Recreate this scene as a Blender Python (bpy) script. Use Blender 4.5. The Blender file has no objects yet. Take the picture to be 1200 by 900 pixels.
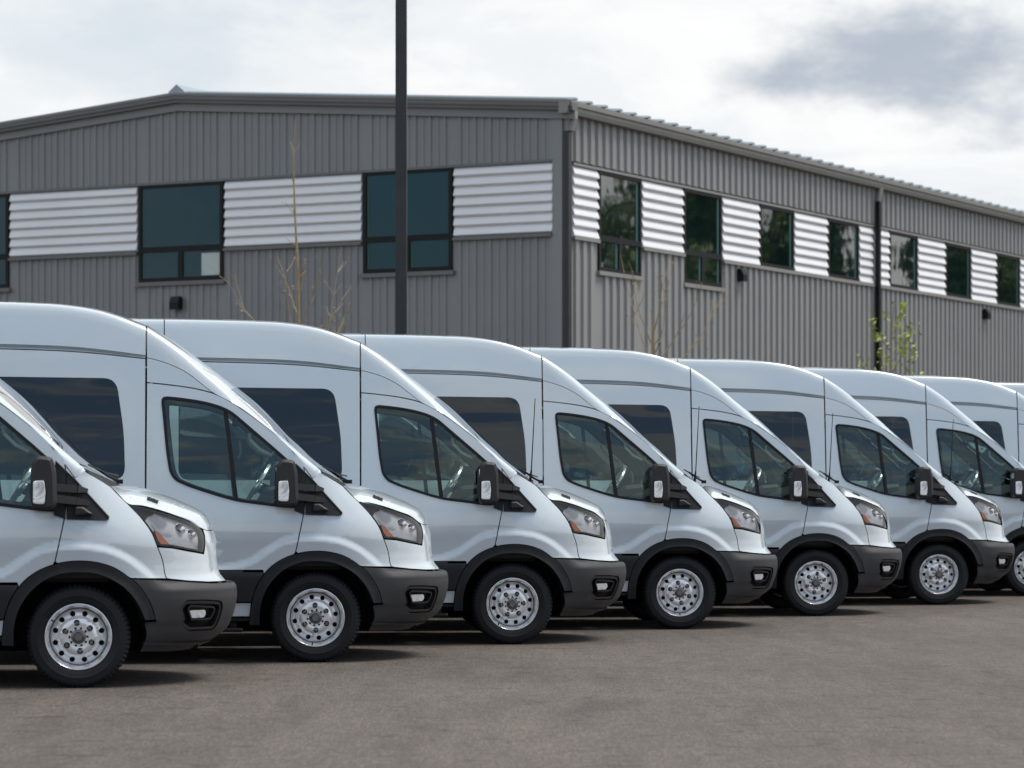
import bpy, math, random
import numpy as np
from mathutils import Vector, Matrix
from mathutils.geometry import delaunay_2d_cdt

random.seed(7); np.random.seed(7)
SC = bpy.context.scene
COL = SC.collection

# ------------------------------------------------------------------ camera
CAM_H = 1.367
cam_d = bpy.data.cameras.new('camera'); cam = bpy.data.objects.new('camera', cam_d); COL.objects.link(cam)
cam.location = (0, 0, CAM_H); cam.rotation_euler = (math.radians(90), 0, 0)
cam_d.sensor_width = 36; cam_d.lens = 3430 / 1200 * 36; cam_d.shift_y = 115.25 / 1200
cam_d.clip_start = .5; cam_d.clip_end = 3000
cam_d.dof.use_dof = True; cam_d.dof.focus_distance = 24.5; cam_d.dof.aperture_fstop = 3.6
SC.camera = cam

# ------------------------------------------------------------------ light
SUN_AZ, SUN_EL = math.radians(8), math.radians(64)      # azimuth from +X (picture right) towards +Y
SUN_STRENGTH, SUN_ANGLE = 2.9, 24
SKY_STRENGTH, EXPOSURE = .15, 0.15
sd = bpy.data.lights.new('sun', 'SUN'); sun = bpy.data.objects.new('sun', sd); COL.objects.link(sun)
sd.energy = SUN_STRENGTH; sd.angle = math.radians(SUN_ANGLE); sd.color = (1, .955, .89)
sv = Vector((math.cos(SUN_EL)*math.cos(SUN_AZ), math.cos(SUN_EL)*math.sin(SUN_AZ), math.sin(SUN_EL)))
sun.rotation_euler = sv.to_track_quat('Z', 'Y').to_euler(); sun.location = (20, 10, 40)

W = bpy.data.worlds.new('World'); SC.world = W; W.use_nodes = True
nt = W.node_tree; nt.nodes.clear()
def N(t, tree=None, **k):
    n = (tree or nt).nodes.new(t)
    for a, v in k.items(): setattr(n, a, v)
    return n
def mathn(tree, op, a, b=None, clamp=False):
    n = tree.nodes.new('ShaderNodeMath'); n.operation = op; n.use_clamp = clamp
    for i, v in enumerate((a, b)):
        if v is None: continue
        if isinstance(v, (int, float)): n.inputs[i].default_value = v
        else: tree.links.new(v, n.inputs[i])
    return n.outputs[0]
def ramp(tree, fac, stops, interp='EASE'):
    n = tree.nodes.new('ShaderNodeValToRGB'); n.color_ramp.interpolation = interp
    e = n.color_ramp.elements
    while len(e) > 1: e.remove(e[-1])
    for i, (p, c) in enumerate(stops):
        el = e[0] if i == 0 else e.new(p)
        el.position = p
        c = (c, c, c) if isinstance(c, (int, float)) else c
        el.color = (*c, 1)
    tree.links.new(fac, n.inputs[0]); return n.outputs[0]
def mix(tree, fac, a, b, mode='MIX'):
    n = tree.nodes.new('ShaderNodeMix'); n.data_type = 'RGBA'; n.blend_type = mode
    for s, v in ((0, fac), (6, a), (7, b)):
        if isinstance(v, (int, float)) and s == 0: n.inputs[0].default_value = v
        elif isinstance(v, (tuple, list)): n.inputs[s].default_value = (*v, 1)
        else: tree.links.new(v, n.inputs[s])
    return n.outputs[2]
def noise(tree, vec, scale, detail=4, rough=.55, dist=0., out=0):
    n = tree.nodes.new('ShaderNodeTexNoise')
    n.inputs['Scale'].default_value = scale; n.inputs['Detail'].default_value = detail
    n.inputs['Roughness'].default_value = rough; n.inputs['Distortion'].default_value = dist
    if vec is not None: tree.links.new(vec, n.inputs['Vector'])
    return n.outputs[out]
def mapping(tree, vec, scale=(1, 1, 1), loc=(0, 0, 0), rot=(0, 0, 0)):
    n = tree.nodes.new('ShaderNodeMapping')
    n.inputs['Scale'].default_value = scale; n.inputs['Location'].default_value = loc; n.inputs['Rotation'].default_value = rot
    tree.links.new(vec, n.inputs['Vector']); return n.outputs[0]

sky = N('ShaderNodeTexSky'); sky.sky_type = 'NISHITA'; sky.sun_disc = False
sky.sun_elevation = SUN_EL; sky.sun_rotation = math.radians(90) - SUN_AZ
sky.dust_density = 1.5; sky.ozone_density = 1.2
tc = N('ShaderNodeTexCoord')
gen = tc.outputs['Generated']
# broken cloud cover, stretched sideways as clouds look near the horizon
v1 = mapping(nt, gen, (7, 7, 19), (3.1, 1.7, .4))
c1 = noise(nt, v1, 1.0, 8, .6, .35)
v2 = mapping(nt, gen, (2.1, 2.1, 5), (7.7, 2.2, 5.1))
c2 = noise(nt, v2, 1.0, 5, .55, .2)
cov = mathn(nt, 'ADD', mathn(nt, 'MULTIPLY', c1, .6), mathn(nt, 'MULTIPLY', c2, .4))
# cover thins out towards the sky behind the camera
sep = N('ShaderNodeSeparateXYZ'); nt.links.new(gen, sep.inputs[0])
cov = mathn(nt, 'ADD', cov, mathn(nt, 'MULTIPLY', mathn(nt, 'SUBTRACT', sep.outputs[1], .35), .07))
# the one heavier grey cloud bank to the upper right
wob = noise(nt, mapping(nt, gen, (26, 26, 52)), 1.0, 5, .58)
wob2 = mathn(nt, 'SUBTRACT', wob, .5)
def blob(cx, cz, rx, rz, ky=1.0):
    dx = mathn(nt, 'DIVIDE', mathn(nt, 'SUBTRACT', sep.outputs[0], cx), rx)
    dz = mathn(nt, 'DIVIDE', mathn(nt, 'SUBTRACT', sep.outputs[2], cz), rz)
    r = mathn(nt, 'SQRT', mathn(nt, 'ADD', mathn(nt, 'MULTIPLY', dx, dx), mathn(nt, 'MULTIPLY', dz, dz)))
    r = mathn(nt, 'ADD', r, mathn(nt, 'MULTIPLY', wob2, 2.6))
    fwd = mathn(nt, 'GREATER_THAN', sep.outputs[1], 0.)
    mr = nt.nodes.new('ShaderNodeMapRange'); mr.interpolation_type = 'SMOOTHSTEP'
    mr.inputs[1].default_value = 1.35; mr.inputs[2].default_value = .1
    nt.links.new(r, mr.inputs[0])
    return mathn(nt, 'MULTIPLY', mr.outputs[0], fwd)
dark = blob(.138, .140, .064, .020)
dark2 = blob(.055, .112, .05, .012)
dark3 = blob(-.135, .148, .08, .02)
white = ramp(nt, cov, [(.36, (.52, .58, .66)), (.44, (.70, .745, .79)), (.51, (.80, .825, .845)), (.58, (.885, .89, .89)), (.68, (.96, .955, .945))])
grey = mix(nt, mathn(nt, 'MULTIPLY', dark, .78), white, (.31, .375, .465))
grey = mix(nt, mathn(nt, 'MULTIPLY', dark2, .35), grey, (.62, .69, .77))
grey = mix(nt, mathn(nt, 'MULTIPLY', dark3, .55), grey, (.60, .68, .74))
hole = ramp(nt, cov, [(.375, 1.0), (.43, 0.0)])
bg_sky = N('ShaderNodeBackground'); bg_sky.inputs[1].default_value = SKY_STRENGTH
nt.links.new(sky.outputs[0], bg_sky.inputs[0])
bg_cl = N('ShaderNodeBackground'); bg_cl.inputs[1].default_value = 1.0
nt.links.new(grey, bg_cl.inputs[0])
mx = N('ShaderNodeMixShader'); nt.links.new(hole, mx.inputs[0]); nt.links.new(bg_cl.outputs[0], mx.inputs[1]); nt.links.new(bg_sky.outputs[0], mx.inputs[2])
wo = N('ShaderNodeOutputWorld'); nt.links.new(mx.outputs[0], wo.inputs[0])

SC.view_settings.view_transform = 'Standard'; SC.view_settings.look = 'None'
SC.view_settings.exposure = EXPOSURE; SC.view_settings.gamma = 1
SC.cycles.max_bounces = 10; SC.cycles.transparent_max_bounces = 24; SC.cycles.diffuse_bounces = 3
SC.cycles.caustics_reflective = False; SC.cycles.caustics_refractive = False

# ------------------------------------------------------------------ materials
MATS = {}
def mat(name, col, rough=.5, metal=0., coat=0., spec=.5, build=None):
    m = bpy.data.materials.new(name); m.use_nodes = True
    t = m.node_tree; b = t.nodes['Principled BSDF']
    b.inputs['Base Color'].default_value = (*col, 1); b.inputs['Roughness'].default_value = rough
    b.inputs['Metallic'].default_value = metal; b.inputs['Coat Weight'].default_value = coat
    b.inputs['Coat Roughness'].default_value = .03; b.inputs['Specular IOR Level'].default_value = spec
    if build: build(t, b)
    MATS[name] = m; return m
def objco(t): return t.nodes.new('ShaderNodeTexCoord').outputs['Object']
def vary(scale, amt, detail=5, rough=None, bump=None, bscale=200, stretch=(1, 1, 1)):
    """soft grain: base colour times noise, optional roughness variation and bump"""
    def f(t, b):
        c = mapping(t, objco(t), stretch); base = tuple(b.inputs['Base Color'].default_value)[:3]
        n = noise(t, c, scale, detail, .6)
        col = ramp(t, n, [(.25, tuple(x*(1-amt) for x in base)), (.75, tuple(min(1, x*(1+amt)) for x in base))], 'LINEAR')
        t.links.new(col, b.inputs['Base Color'])
        if rough:
            r = ramp(t, noise(t, c, scale*2.3, 4), [(.3, rough[0]), (.7, rough[1])], 'LINEAR'); t.links.new(r, b.inputs['Roughness'])
        if bump:
            bp = t.nodes.new('ShaderNodeBump'); bp.inputs['Strength'].default_value = bump; bp.inputs['Distance'].default_value = .004
            t.links.new(noise(t, c, bscale, 3), bp.inputs['Height']); t.links.new(bp.outputs[0], b.inputs['Normal'])
    return f
def paint_b(t, b):
    b.inputs['Coat IOR'].default_value = 1.8
    vary(1.4, .015)(t, b)
    bp = t.nodes.new('ShaderNodeBump'); bp.inputs['Strength'].default_value = .035; bp.inputs['Distance'].default_value = .02
    t.links.new(noise(t, objco(t), 3.2, 2), bp.inputs['Height']); t.links.new(bp.outputs[0], b.inputs['Coat Normal'])
mat('white_paint', (.575, .645, .695), .24, coat=1., build=paint_b)
mat('seal_black', (.006, .006, .007), .8, spec=.25)  # also colours panel edges black, painting the shade inside the gaps
mat('rubber_trim', (.012, .012, .013), .5, spec=.25)
mat('plastic_grey', (.048, .048, .051), .52, spec=.28, build=vary(3, .10, bump=.25, bscale=500))
mat('plastic_dark', (.016, .018, .021), .5, spec=.28, build=vary(3, .12, bump=.2, bscale=500))
mat('plastic_black', (.010, .010, .011), .45, spec=.25)
mat('mirror_shell', (.036, .036, .039), .48, spec=.28, build=vary(4, .1, bump=.25, bscale=500))
mat('under_black', (.008, .008, .008), .9, spec=.25)
mat('trim_grey', (.30, .31, .31), .75, build=vary(6, .05))
mat('trim_pale', (.74, .75, .72), .7)
mat('seat_cloth', (.035, .036, .038), .9, build=vary(40, .25))
mat('dash_plastic', (.035, .036, .038), .6)
mat('chrome', (.75, .76, .78), .12, metal=1.)
mat('silver_wheel', (.92, .93, .95), .24, metal=.6, build=vary(8, .05, rough=(.22, .27)))
mat('dark_steel', (.07, .07, .072), .5, metal=.6)
mat('nut_steel', (.22, .22, .23), .28, metal=.9)
def tyre_b(t, b):
    vary(9, .18, bump=.3, bscale=260)(t, b)
mat('tyre_rubber', (.014, .0155, .019), .6, spec=.3, build=tyre_b)
mat('amber_lens', (.85, .20, .03), .18, coat=.6)
mat('red_lens', (.35, .01, .012), .15, coat=.6)
mat('mirror_glass', (.8, .8, .8), .02, metal=1.)
mat('paint_mark', (.42, .75, .10), .6)
def refl_b(t, b):
    c = mapping(t, objco(t), (1, .35, 1.2), rot=(0, .5, 0))
    n = noise(t, c, 6.5, 2, .5, 1.0)
    col = ramp(t, n, [(.32, (.50, .50, .53)), (.42, (.92, .92, .93)), (.52, (.98, .98, .98))], 'LINEAR'); t.links.new(col, b.inputs['Base Color'])
    bp = t.nodes.new('ShaderNodeBump'); bp.inputs['Strength'].default_value = 1.; bp.inputs['Distance'].default_value = .03
    t.links.new(n, bp.inputs['Height']); t.links.new(bp.outputs[0], b.inputs['Normal'])
mat('lamp_reflector', (.6, .6, .62), .2, metal=.0, build=refl_b)
def glass(name, tint, refl=(1., 1., 1.), ior=1.5, rough=0.0, kf=1.6):
    m = bpy.data.materials.new(name); m.use_nodes = True; t = m.node_tree; t.nodes.clear()
    tr = t.nodes.new('ShaderNodeBsdfTransparent'); tr.inputs[0].default_value = (*tint, 1)
    gl = t.nodes.new('ShaderNodeBsdfGlossy'); gl.inputs['Roughness'].default_value = rough; gl.inputs[0].default_value = (*refl, 1)
    fr = t.nodes.new('ShaderNodeFresnel'); fr.inputs[0].default_value = ior
    bp = t.nodes.new('ShaderNodeBump'); bp.inputs['Strength'].default_value = .34; bp.inputs['Distance'].default_value = .05
    t.links.new(noise(t, mapping(t, objco(t), (.5, 1, 3)), 1.3, 0.3), bp.inputs['Height'])
    t.links.new(bp.outputs[0], gl.inputs['Normal'])
    k = mathn(t, 'MULTIPLY', fr.outputs[0], kf, True)
    ms = t.nodes.new('ShaderNodeMixShader'); t.links.new(k, ms.inputs[0]); t.links.new(tr.outputs[0], ms.inputs[1]); t.links.new(gl.outputs[0], ms.inputs[2])
    o = t.nodes.new('ShaderNodeOutputMaterial'); t.links.new(ms.outputs[0], o.inputs[0]); MATS[name] = m; return m
glass('cab_glass', (.84, .97, .93), kf=1.7, refl=(.84, 1., .97))
glass('screen_glass', (.56, .66, .63), kf=2.0)
glass('privacy_glass', (.040, .046, .052), kf=1.5, refl=(.88, .95, 1.))
glass('lamp_glass', (.95, .95, .96), kf=.9)
def crom(xs, ys):
    """smooth monotone-ish interpolator through (xs, ys)"""
    xs = np.asarray(xs, float); ys = np.asarray(ys, float)
    d = np.gradient(ys, xs, axis=0)
    def f(x):
        x = np.clip(np.asarray(x, float), xs[0], xs[-1])
        i = np.clip(np.searchsorted(xs, x) - 1, 0, len(xs) - 2)
        h = xs[i+1] - xs[i]; t = (x - xs[i]) / h
        if ys.ndim > 1:
            h = h[..., None]; t = t[..., None]
        return ((1+2*t)*(1-t)**2*ys[i] + t*(1-t)**2*h*d[i] + t*t*(3-2*t)*ys[i+1] + t*t*(t-1)*h*d[i+1])
    return f
def sstep(a, b, x):
    t = np.clip((x - a) / (b - a), 0, 1)
    return t * t * (3 - 2 * t)
B_half = crom([.15,.30,.45,.62,.76,.86,.95,1.05,1.18,1.4,1.7,2.0,2.2,2.36,2.6],
              [.98,1.0,1.01,1.016,1.018,1.022,1.028,1.024,1.008,.983,.950,.918,.897,.880,.86])
X_front = crom([.15,.22,.27,.34,.42,.52,.62,.69,.73,.80,.88,.96,1.03,1.10,1.2,1.35,1.6],
               [.70,.79,.88,.985,1.018,1.032,1.032,1.02,.985,.965,.955,.94,.915,.88,.83,.74,.6])
X0 = .02; NPL = 2.2
# plan-arc table: u (distance along the bumper line) -> superellipse angle
_th = np.linspace(0, np.pi/2, 721)
_px = np.sin(_th)**(2/NPL) * .95; _py = np.cos(_th)**(2/NPL) * 1.0
_al = np.concatenate([[0], np.cumsum(np.hypot(np.diff(_px), np.diff(_py)))])
U_MAX = X0 + _al[-1]
CREASE = crom([-5.2,-1.0,-.60,-.46,-.36,-.26,-.12,.06,.22,.36,.47,.56,.75,1.8],
              [.745,.745,.748,.80,.87,.925,.955,.955,.925,.86,.775,.70,.62,.60])
def surf(u, z, off=0.0):
    """body side surface: u runs from the rear along the side and round the nose; returns x, a (outward), z"""
    u = np.asarray(u, float); z = np.asarray(z, float)
    th = np.interp(u - X0, _al, _th)
    s = np.sin(th)**(2/NPL); c = np.cos(th)**(2/NPL)
    b = B_half(z)
    xx = np.where(u < X0, u, X0 + s * (X_front(z) - X0))
    k = sstep(-.15, .5, xx)
    b = b - k * .13 * np.clip((z - .93) / .4, 0, 1.2)**2
    # body crease: lower panel stands proud below it
    zc = CREASE(u)
    sl = (CREASE(u + .01) - CREASE(u - .01)) / .02
    d = .024 * sstep(.020, -.042, (z - zc) / np.sqrt(1 + sl * sl)) * sstep(.62, .45, u)
    b = b + d + off
    a = b * c
    xx = xx + np.where(u < X0, 0, off * s)
    return xx, a, z
def surf_n(u, z):
    e = .004
    p = np.array(surf(u + e, z)) - np.array(surf(u - e, z))
    q = np.array(surf(u, z + e)) - np.array(surf(u, z - e))
    n = np.cross(q.T, p.T)          # x, a(outward), z
    n /= np.linalg.norm(n, axis=1)[:, None] + 1e-12
    n[n[:, 1] + .3 * n[:, 0] < 0] *= -1
    return n
# ------------------------------------------------------------------ object helpers
def tag(o, label, cat, group=None, kind=None):
    if label: o['label'] = label
    if cat: o['category'] = cat
    if group: o['group'] = group
    if kind: o['kind'] = kind
    return o
def make_mesh(name, verts, faces, mats, midx=None, smooth=True, normals=None):
    me = bpy.data.meshes.new(name)
    me.from_pydata([tuple(map(float, v)) for v in verts], [], [tuple(map(int, f)) for f in faces])
    for m in (mats if isinstance(mats, (list, tuple)) else [mats]): me.materials.append(MATS[m])
    if midx is not None: me.polygons.foreach_set('material_index', list(map(int, midx)))
    me.polygons.foreach_set('use_smooth', [bool(smooth)] * len(me.polygons))
    me.update()
    if normals is None and smooth: me.set_sharp_from_angle(angle=math.radians(38))
    if normals is not None: me.normals_split_custom_set_from_vertices([tuple(map(float, n)) for n in normals])
    return me
def link(name, me, parent=None, loc=(0, 0, 0), rot=(0, 0, 0)):
    o = bpy.data.objects.new(name, me); COL.objects.link(o)
    o.location = loc; o.rotation_euler = rot
    if parent is not None: o.parent = parent
    return o
class MB:
    """collects simple solids, linked as one mesh object"""
    def __init__(s): s.v = []; s.f = []; s.m = []
    def add(s, v, f, m=0):
        k = len(s.v); s.v += [tuple(p) for p in v]; s.f += [tuple(i + k for i in q) for q in f]; s.m += [m] * len(f); return s
    def box(s, c, d, m=0, rz=0, bev=0.):
        x, y, z = d[0]/2, d[1]/2, d[2]/2
        if bev:
            pts = [(-x, -z), (x, -z), (x, z), (-x, z)]
            v, f = prism_geo(round_poly(pts, bev, 2), -y, y, bev*.6)
        else:
            v = [(i*x, j*y, k*z) for i in (-1, 1) for j in (-1, 1) for k in (-1, 1)]
            f = [(0, 1, 3, 2), (4, 6, 7, 5), (0, 4, 5, 1), (2, 3, 7, 6), (0, 2, 6, 4), (1, 5, 7, 3)]
        cs, sn = math.cos(rz), math.sin(rz)
        return s.add([(c[0]+p[0]*cs-p[1]*sn, c[1]+p[0]*sn+p[1]*cs, c[2]+p[2]) for p in v], f, m)
    def bar(s, a, b, w, h, m=0, up=(0, 0, 1), w2=None, h2=None):
        a, b = Vector(a), Vector(b); d = (b-a).normalized(); sd_ = d.cross(Vector(up)).normalized(); u = sd_.cross(d)
        v = []
        for p, ww, hh in ((a, w, h), (b, w2 or w, h2 or h)):
            v += [p - sd_*ww/2 - u*hh/2, p + sd_*ww/2 - u*hh/2, p + sd_*ww/2 + u*hh/2, p - sd_*ww/2 + u*hh/2]
        return s.add(v, [(3, 2, 1, 0), (4, 5, 6, 7), (0, 1, 5, 4), (1, 2, 6, 5), (2, 3, 7, 6), (3, 0, 4, 7)], m)
    def tube(s, pts, r, n=8, m=0, cap=True):
        pts = [Vector(p) for p in pts]; rs = r if isinstance(r, (list, tuple)) else [r]*len(pts)
        v = []; f = []
        up = Vector((.31, .2, .93))
        for i, p in enumerate(pts):
            d = (pts[min(i+1, len(pts)-1)] - pts[max(i-1, 0)]).normalized()
            a = d.cross(up)
            if a.length < .05: a = d.cross(Vector((1, 0, 0)))
            a.normalize(); b = d.cross(a)
            for j in range(n):
                q = 2*math.pi*j/n; v.append(p + a*rs[i]*math.cos(q) + b*rs[i]*math.sin(q))
        for i in range(len(pts)-1):
            for j in range(n):
                f.append((i*n+j, i*n+(j+1) % n, (i+1)*n+(j+1) % n, (i+1)*n+j))
        if cap: f += [tuple(range(n))[::-1], tuple(range((len(pts)-1)*n, len(pts)*n))]
        return s.add(v, f, m)
    def mesh(s, name, mats, smooth=False): return make_mesh(name, s.v, s.f, mats, s.m, smooth)
    def build(s, name, mats, parent=None, loc=(0, 0, 0), rot=(0, 0, 0), smooth=False):
        return link(name, s.mesh(name, mats, smooth), parent, loc, rot)
def round_poly(pts, r, n=3):
    out = []
    P = [np.array(p, float) for p in pts]
    for i, p in enumerate(P):
        a = P[i-1]-p; b = P[(i+1) % len(P)]-p
        la, lb = np.linalg.norm(a), np.linalg.norm(b); q = min(r, la*.45, lb*.45)
        s, e = p + a/la*q, p + b/lb*q
        for k in range(n+1):
            t = k/n; out.append(tuple((1-t)**2*s + 2*t*(1-t)*p + t*t*e))
    return out
def area2(P):
    P = np.asarray(P); x, y = P[:, 0], P[:, 1]
    return float(np.sum(x*np.roll(y, -1) - np.roll(x, -1)*y))
def inset(poly, d):
    P = np.asarray(poly, float); s = 1 if area2(P) > 0 else -1
    e = np.roll(P, -1, 0) - P; e /= np.linalg.norm(e, axis=1)[:, None] + 1e-12
    n = np.stack([-e[:, 1], e[:, 0]], 1) * s
    m = n + np.roll(n, 1, 0); k = 2 / np.maximum((m*m).sum(1), 1.0)
    return P + m * (k * d)[:, None]
def prism_geo(poly, y0, y1, bev=0.):
    """outline in (x, z), extruded along y"""
    P = np.asarray(poly, float)
    if area2(P) < 0: P = P[::-1]
    n = len(P); I = inset(P, bev) if bev else P
    rings = [(I, y0), (P, y0+bev), (P, y1-bev), (I, y1)] if bev else [(P, y0), (P, y1)]
    v = [(p[0], y, p[1]) for R, y in rings for p in R]; f = []
    for k in range(len(rings)-1):
        for i in range(n):
            j = (i+1) % n; f.append((k*n+j, k*n+i, (k+1)*n+i, (k+1)*n+j))
    f += [tuple(range(n)), tuple(range((len(rings)-1)*n, len(rings)*n))[::-1]]
    return v, f
def dens(poly, step, closed=True):
    P = [np.array(p, float) for p in poly]; out = []
    for i in range(len(P) if closed else len(P)-1):
        a, b = P[i], P[(i+1) % len(P)]; n = max(1, int(math.ceil(np.linalg.norm(b-a)/step)))
        out += [a + (b-a)*k/n for k in range(n)]
    if not closed: out.append(P[-1])
    return np.array(out)
def smooth_line(pts, step):
    """smooth open polyline resampled at step"""
    P = np.array(pts, float); s = np.concatenate([[0], np.cumsum(np.linalg.norm(np.diff(P, axis=0), axis=1))])
    n = max(2, int(s[-1]/step)); return crom(s, P)(np.linspace(0, s[-1], n+1))
def inside(P, poly):
    x, y = P[:, 0], P[:, 1]; r = np.zeros(len(P), bool); Q = np.asarray(poly)
    for a, b in zip(Q, np.roll(Q, -1, 0)):
        c = ((a[1] > y) != (b[1] > y))
        with np.errstate(divide='ignore', invalid='ignore'):
            r ^= c & (x < (b[0]-a[0])*(y-a[1])/(b[1]-a[1]+1e-15)+a[0])
    return r
def segdist(P, poly):
    d = np.full(len(P), 9.)
    for a, b in zip(poly, np.roll(poly, -1, 0)):
        ab = b-a; t = np.clip(((P-a)@ab)/(ab@ab+1e-12), 0, 1)
        d = np.minimum(d, np.linalg.norm(P-a-t[:, None]*ab, axis=1))
    return d
def cdt(poly, holes=(), step=.035):
    loops = [dens(poly, step)] + [dens(h, step) for h in holes]
    lo, hi = loops[0].min(0), loops[0].max(0)
    gx, gy = np.meshgrid(np.arange(lo[0]+step*.5, hi[0], step), np.arange(lo[1]+step*.5, hi[1], step))
    G = np.stack([gx.ravel(), gy.ravel()], 1)
    if len(G):
        k = inside(G, loops[0])
        for h in loops[1:]: k &= ~inside(G, h)
        G = G[k]
        for L in loops: G = G[segdist(G, L) > step*.45] if len(G) else G
    pts = list(np.concatenate(loops)); edges = []; n0 = 0
    for L in loops:
        edges += [(n0+i, n0+(i+1) % len(L)) for i in range(len(L))]; n0 += len(L)
    pts += list(G)
    r = delaunay_2d_cdt([Vector((float(p[0]), float(p[1]))) for p in pts], edges, [], 0, 1e-6)
    V = np.array([tuple(v) for v in r[0]]); F = np.array([f for f in r[2] if len(f) == 3])
    c = V[F].mean(1); k = inside(c, loops[0])
    for h in loops[1:]: k &= ~inside(c, h)
    F = F[k]
    a = V[F]; s = (a[:, 1, 0]-a[:, 0, 0])*(a[:, 2, 1]-a[:, 0, 1]) - (a[:, 2, 0]-a[:, 0, 0])*(a[:, 1, 1]-a[:, 0, 1])
    F[s < 0] = F[s < 0][:, ::-1]
    return V, F, loops
def panel_geo(poly, holes=(), off=0., step=.035, flange=.022, side=1, shrink=.004, hshrink=0.):
    """a body panel cut from the side surface; side=+1 is the right side (local -y)"""
    poly = np.asarray(poly, float)
    if area2(poly) < 0: poly = poly[::-1]
    if shrink: poly = inset(dens(poly, step), shrink)
    holes = [np.asarray(h, float) for h in holes]
    V, F, loops = cdt(poly, holes, step)
    fo = off if callable(off) else (lambda u, z: off)
    x, a, z = surf(V[:, 0], V[:, 1], fo(V[:, 0], V[:, 1]))
    n = surf_n(V[:, 0], V[:, 1])
    if callable(off):
        e = .004; S = lambda u, z: np.array(surf(u, z, fo(u, z)))
        p = S(V[:, 0]+e, V[:, 1]) - S(V[:, 0]-e, V[:, 1]); q = S(V[:, 0], V[:, 1]+e) - S(V[:, 0], V[:, 1]-e)
        m = np.cross(q.T, p.T); m /= np.linalg.norm(m, axis=1)[:, None]+1e-12; m[(m*n).sum(1) < 0] *= -1; n = m
    v = list(np.stack([x, -a*side, z], 1)); nn = list(np.stack([n[:, 0], -n[:, 1]*side, n[:, 2]], 1))
    f = [tuple(q) if side > 0 else tuple(q[::-1]) for q in F]; mi = [0]*len(f)
    if flange:
        for li, L in enumerate(loops):
            x, a, z = surf(L[:, 0], L[:, 1], fo(L[:, 0], L[:, 1])); x2, a2, z2 = surf(L[:, 0], L[:, 1], fo(L[:, 0], L[:, 1])-flange)
            k = len(v); m = len(L)
            t = np.roll(L, -1, 0)-np.roll(L, 1, 0); t /= np.linalg.norm(t, axis=1)[:, None]+1e-12
            s = 1 if area2(L) > 0 else -1
            if li: s = -s
            o = np.stack([t[:, 1]*s, -t[:, 0]*s], 1)
            v += list(np.stack([x, -a*side, z], 1)) + list(np.stack([x2, -a2*side, z2], 1))
            nv = list(np.stack([o[:, 0], 0*o[:, 0], o[:, 1]], 1)); nn += nv + nv
            for i in range(m):
                j = (i+1) % m; q = (k+i, k+m+i, k+m+j, k+j)
                if (s < 0) ^ (side < 0) ^ bool(li): q = q[::-1]
                f.append(q); mi.append(1)
    return v, f, mi, nn
def join_geo(gs):
    v = []; f = []; mi = []; nn = []
    for g in gs:
        k = len(v); v += g[0]; f += [tuple(i+k for i in q) for q in g[1]]; mi += g[2]; nn += g[3]
    return v, f, mi, nn
def panel(name, parent, m, poly, side=1, both=False, m2='seal_black', **k):
    g = panel_geo(poly, side=side, **k)
    if both: g = join_geo([g, panel_geo(poly, side=-side, **k)])
    return link(name, make_mesh(name, g[0], g[1], [m, m2], g[2], True, g[3]), parent)
def grid_mesh(name, P, mats, flip=False, midx=None, keep=None):
    P = np.asarray(P); a, b = P.shape[:2]; f = []; mi = []
    for i in range(a-1):
        for j in range(b-1):
            if keep is not None and not keep(i, j): continue
            q = (i*b+j, i*b+j+1, (i+1)*b+j+1, (i+1)*b+j); f.append(q[::-1] if flip else q); mi.append(midx(i, j) if midx else 0)
    return make_mesh(name, P.reshape(-1, 3), f, mats, mi, True)
def lathe(prof, n, axis='y', closed=False):
    """prof: (r, y) list; returns verts, faces spun about the y axis"""
    v = [(r*math.cos(2*math.pi*j/n), y, r*math.sin(2*math.pi*j/n)) for j in range(n) for r, y in prof]; m = len(prof); f = []
    for j in range(n):
        k = (j+1) % n
        for i in range(m-1): f.append((j*m+i, k*m+i, k*m+i+1, j*m+i+1))
    return v, f
def kids(o): return [c for c in bpy.data.objects if c.parent is o]
# ------------------------------------------------------------------ the van (origin: ground under the front axle centre, +x forward, right side = -y)
HUBZ, TR, HUBX_R = .340, .347, -3.75
XR = -4.93                                  # rear face
DOOR_TOP = smooth_line([(-1.274, 2.122), (-1.097, 2.104), (-.905, 2.076), (-.795, 2.049), (-.689, 2.006), (-.536, 1.909), (-.362, 1.779), (-.202, 1.641), (-.117, 1.548), (-.088, 1.475), (-.080, 1.40)], .03)
DOOR_FRONT = smooth_line([(-.080, 1.40), (-.083, 1.194), (-.122, .981), (-.152, .843)], .04)
FL_OUT = smooth_line([(-.502, .297), (-.498, .356), (-.483, .464), (-.446, .580), (-.375, .692), (-.285, .768), (-.190, .813), (-.10, .837), (0, .846), (.132, .834), (.25, .793), (.336, .730), (.396, .655), (.452, .555), (.488, .448)], .03)
FL_IN = smooth_line([(-.420, .292), (-.418, .403), (-.378, .543), (-.312, .640), (-.225, .714), (-.125, .757), (0, .770), (.135, .755), (.245, .698), (.312, .633), (.362, .558), (.400, .476), (.412, .448)], .03)
SILL = .705
def on_arc(line, u0, u1): return [tuple(p) for p in line if u0 <= p[0] <= u1]
DOOR_WIN = round_poly([(-1.168, 2.022), (-1.04, 2.012), (-.902, 1.993), (-.794, 1.971), (-.700, 1.941), (-.626, 1.903), (-.473, 1.771), (-.311, 1.632), (-.206, 1.538), (-.130, 1.462), (-.135, 1.168), (-.25, 1.176), (-.365, 1.191), (-.578, 1.218), (-.689, 1.246), (-.794, 1.279), (-.953, 1.331), (-1.060, 1.378), (-1.102, 1.44), (-1.127, 1.595), (-1.145, 1.789)], .05, 3)
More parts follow.
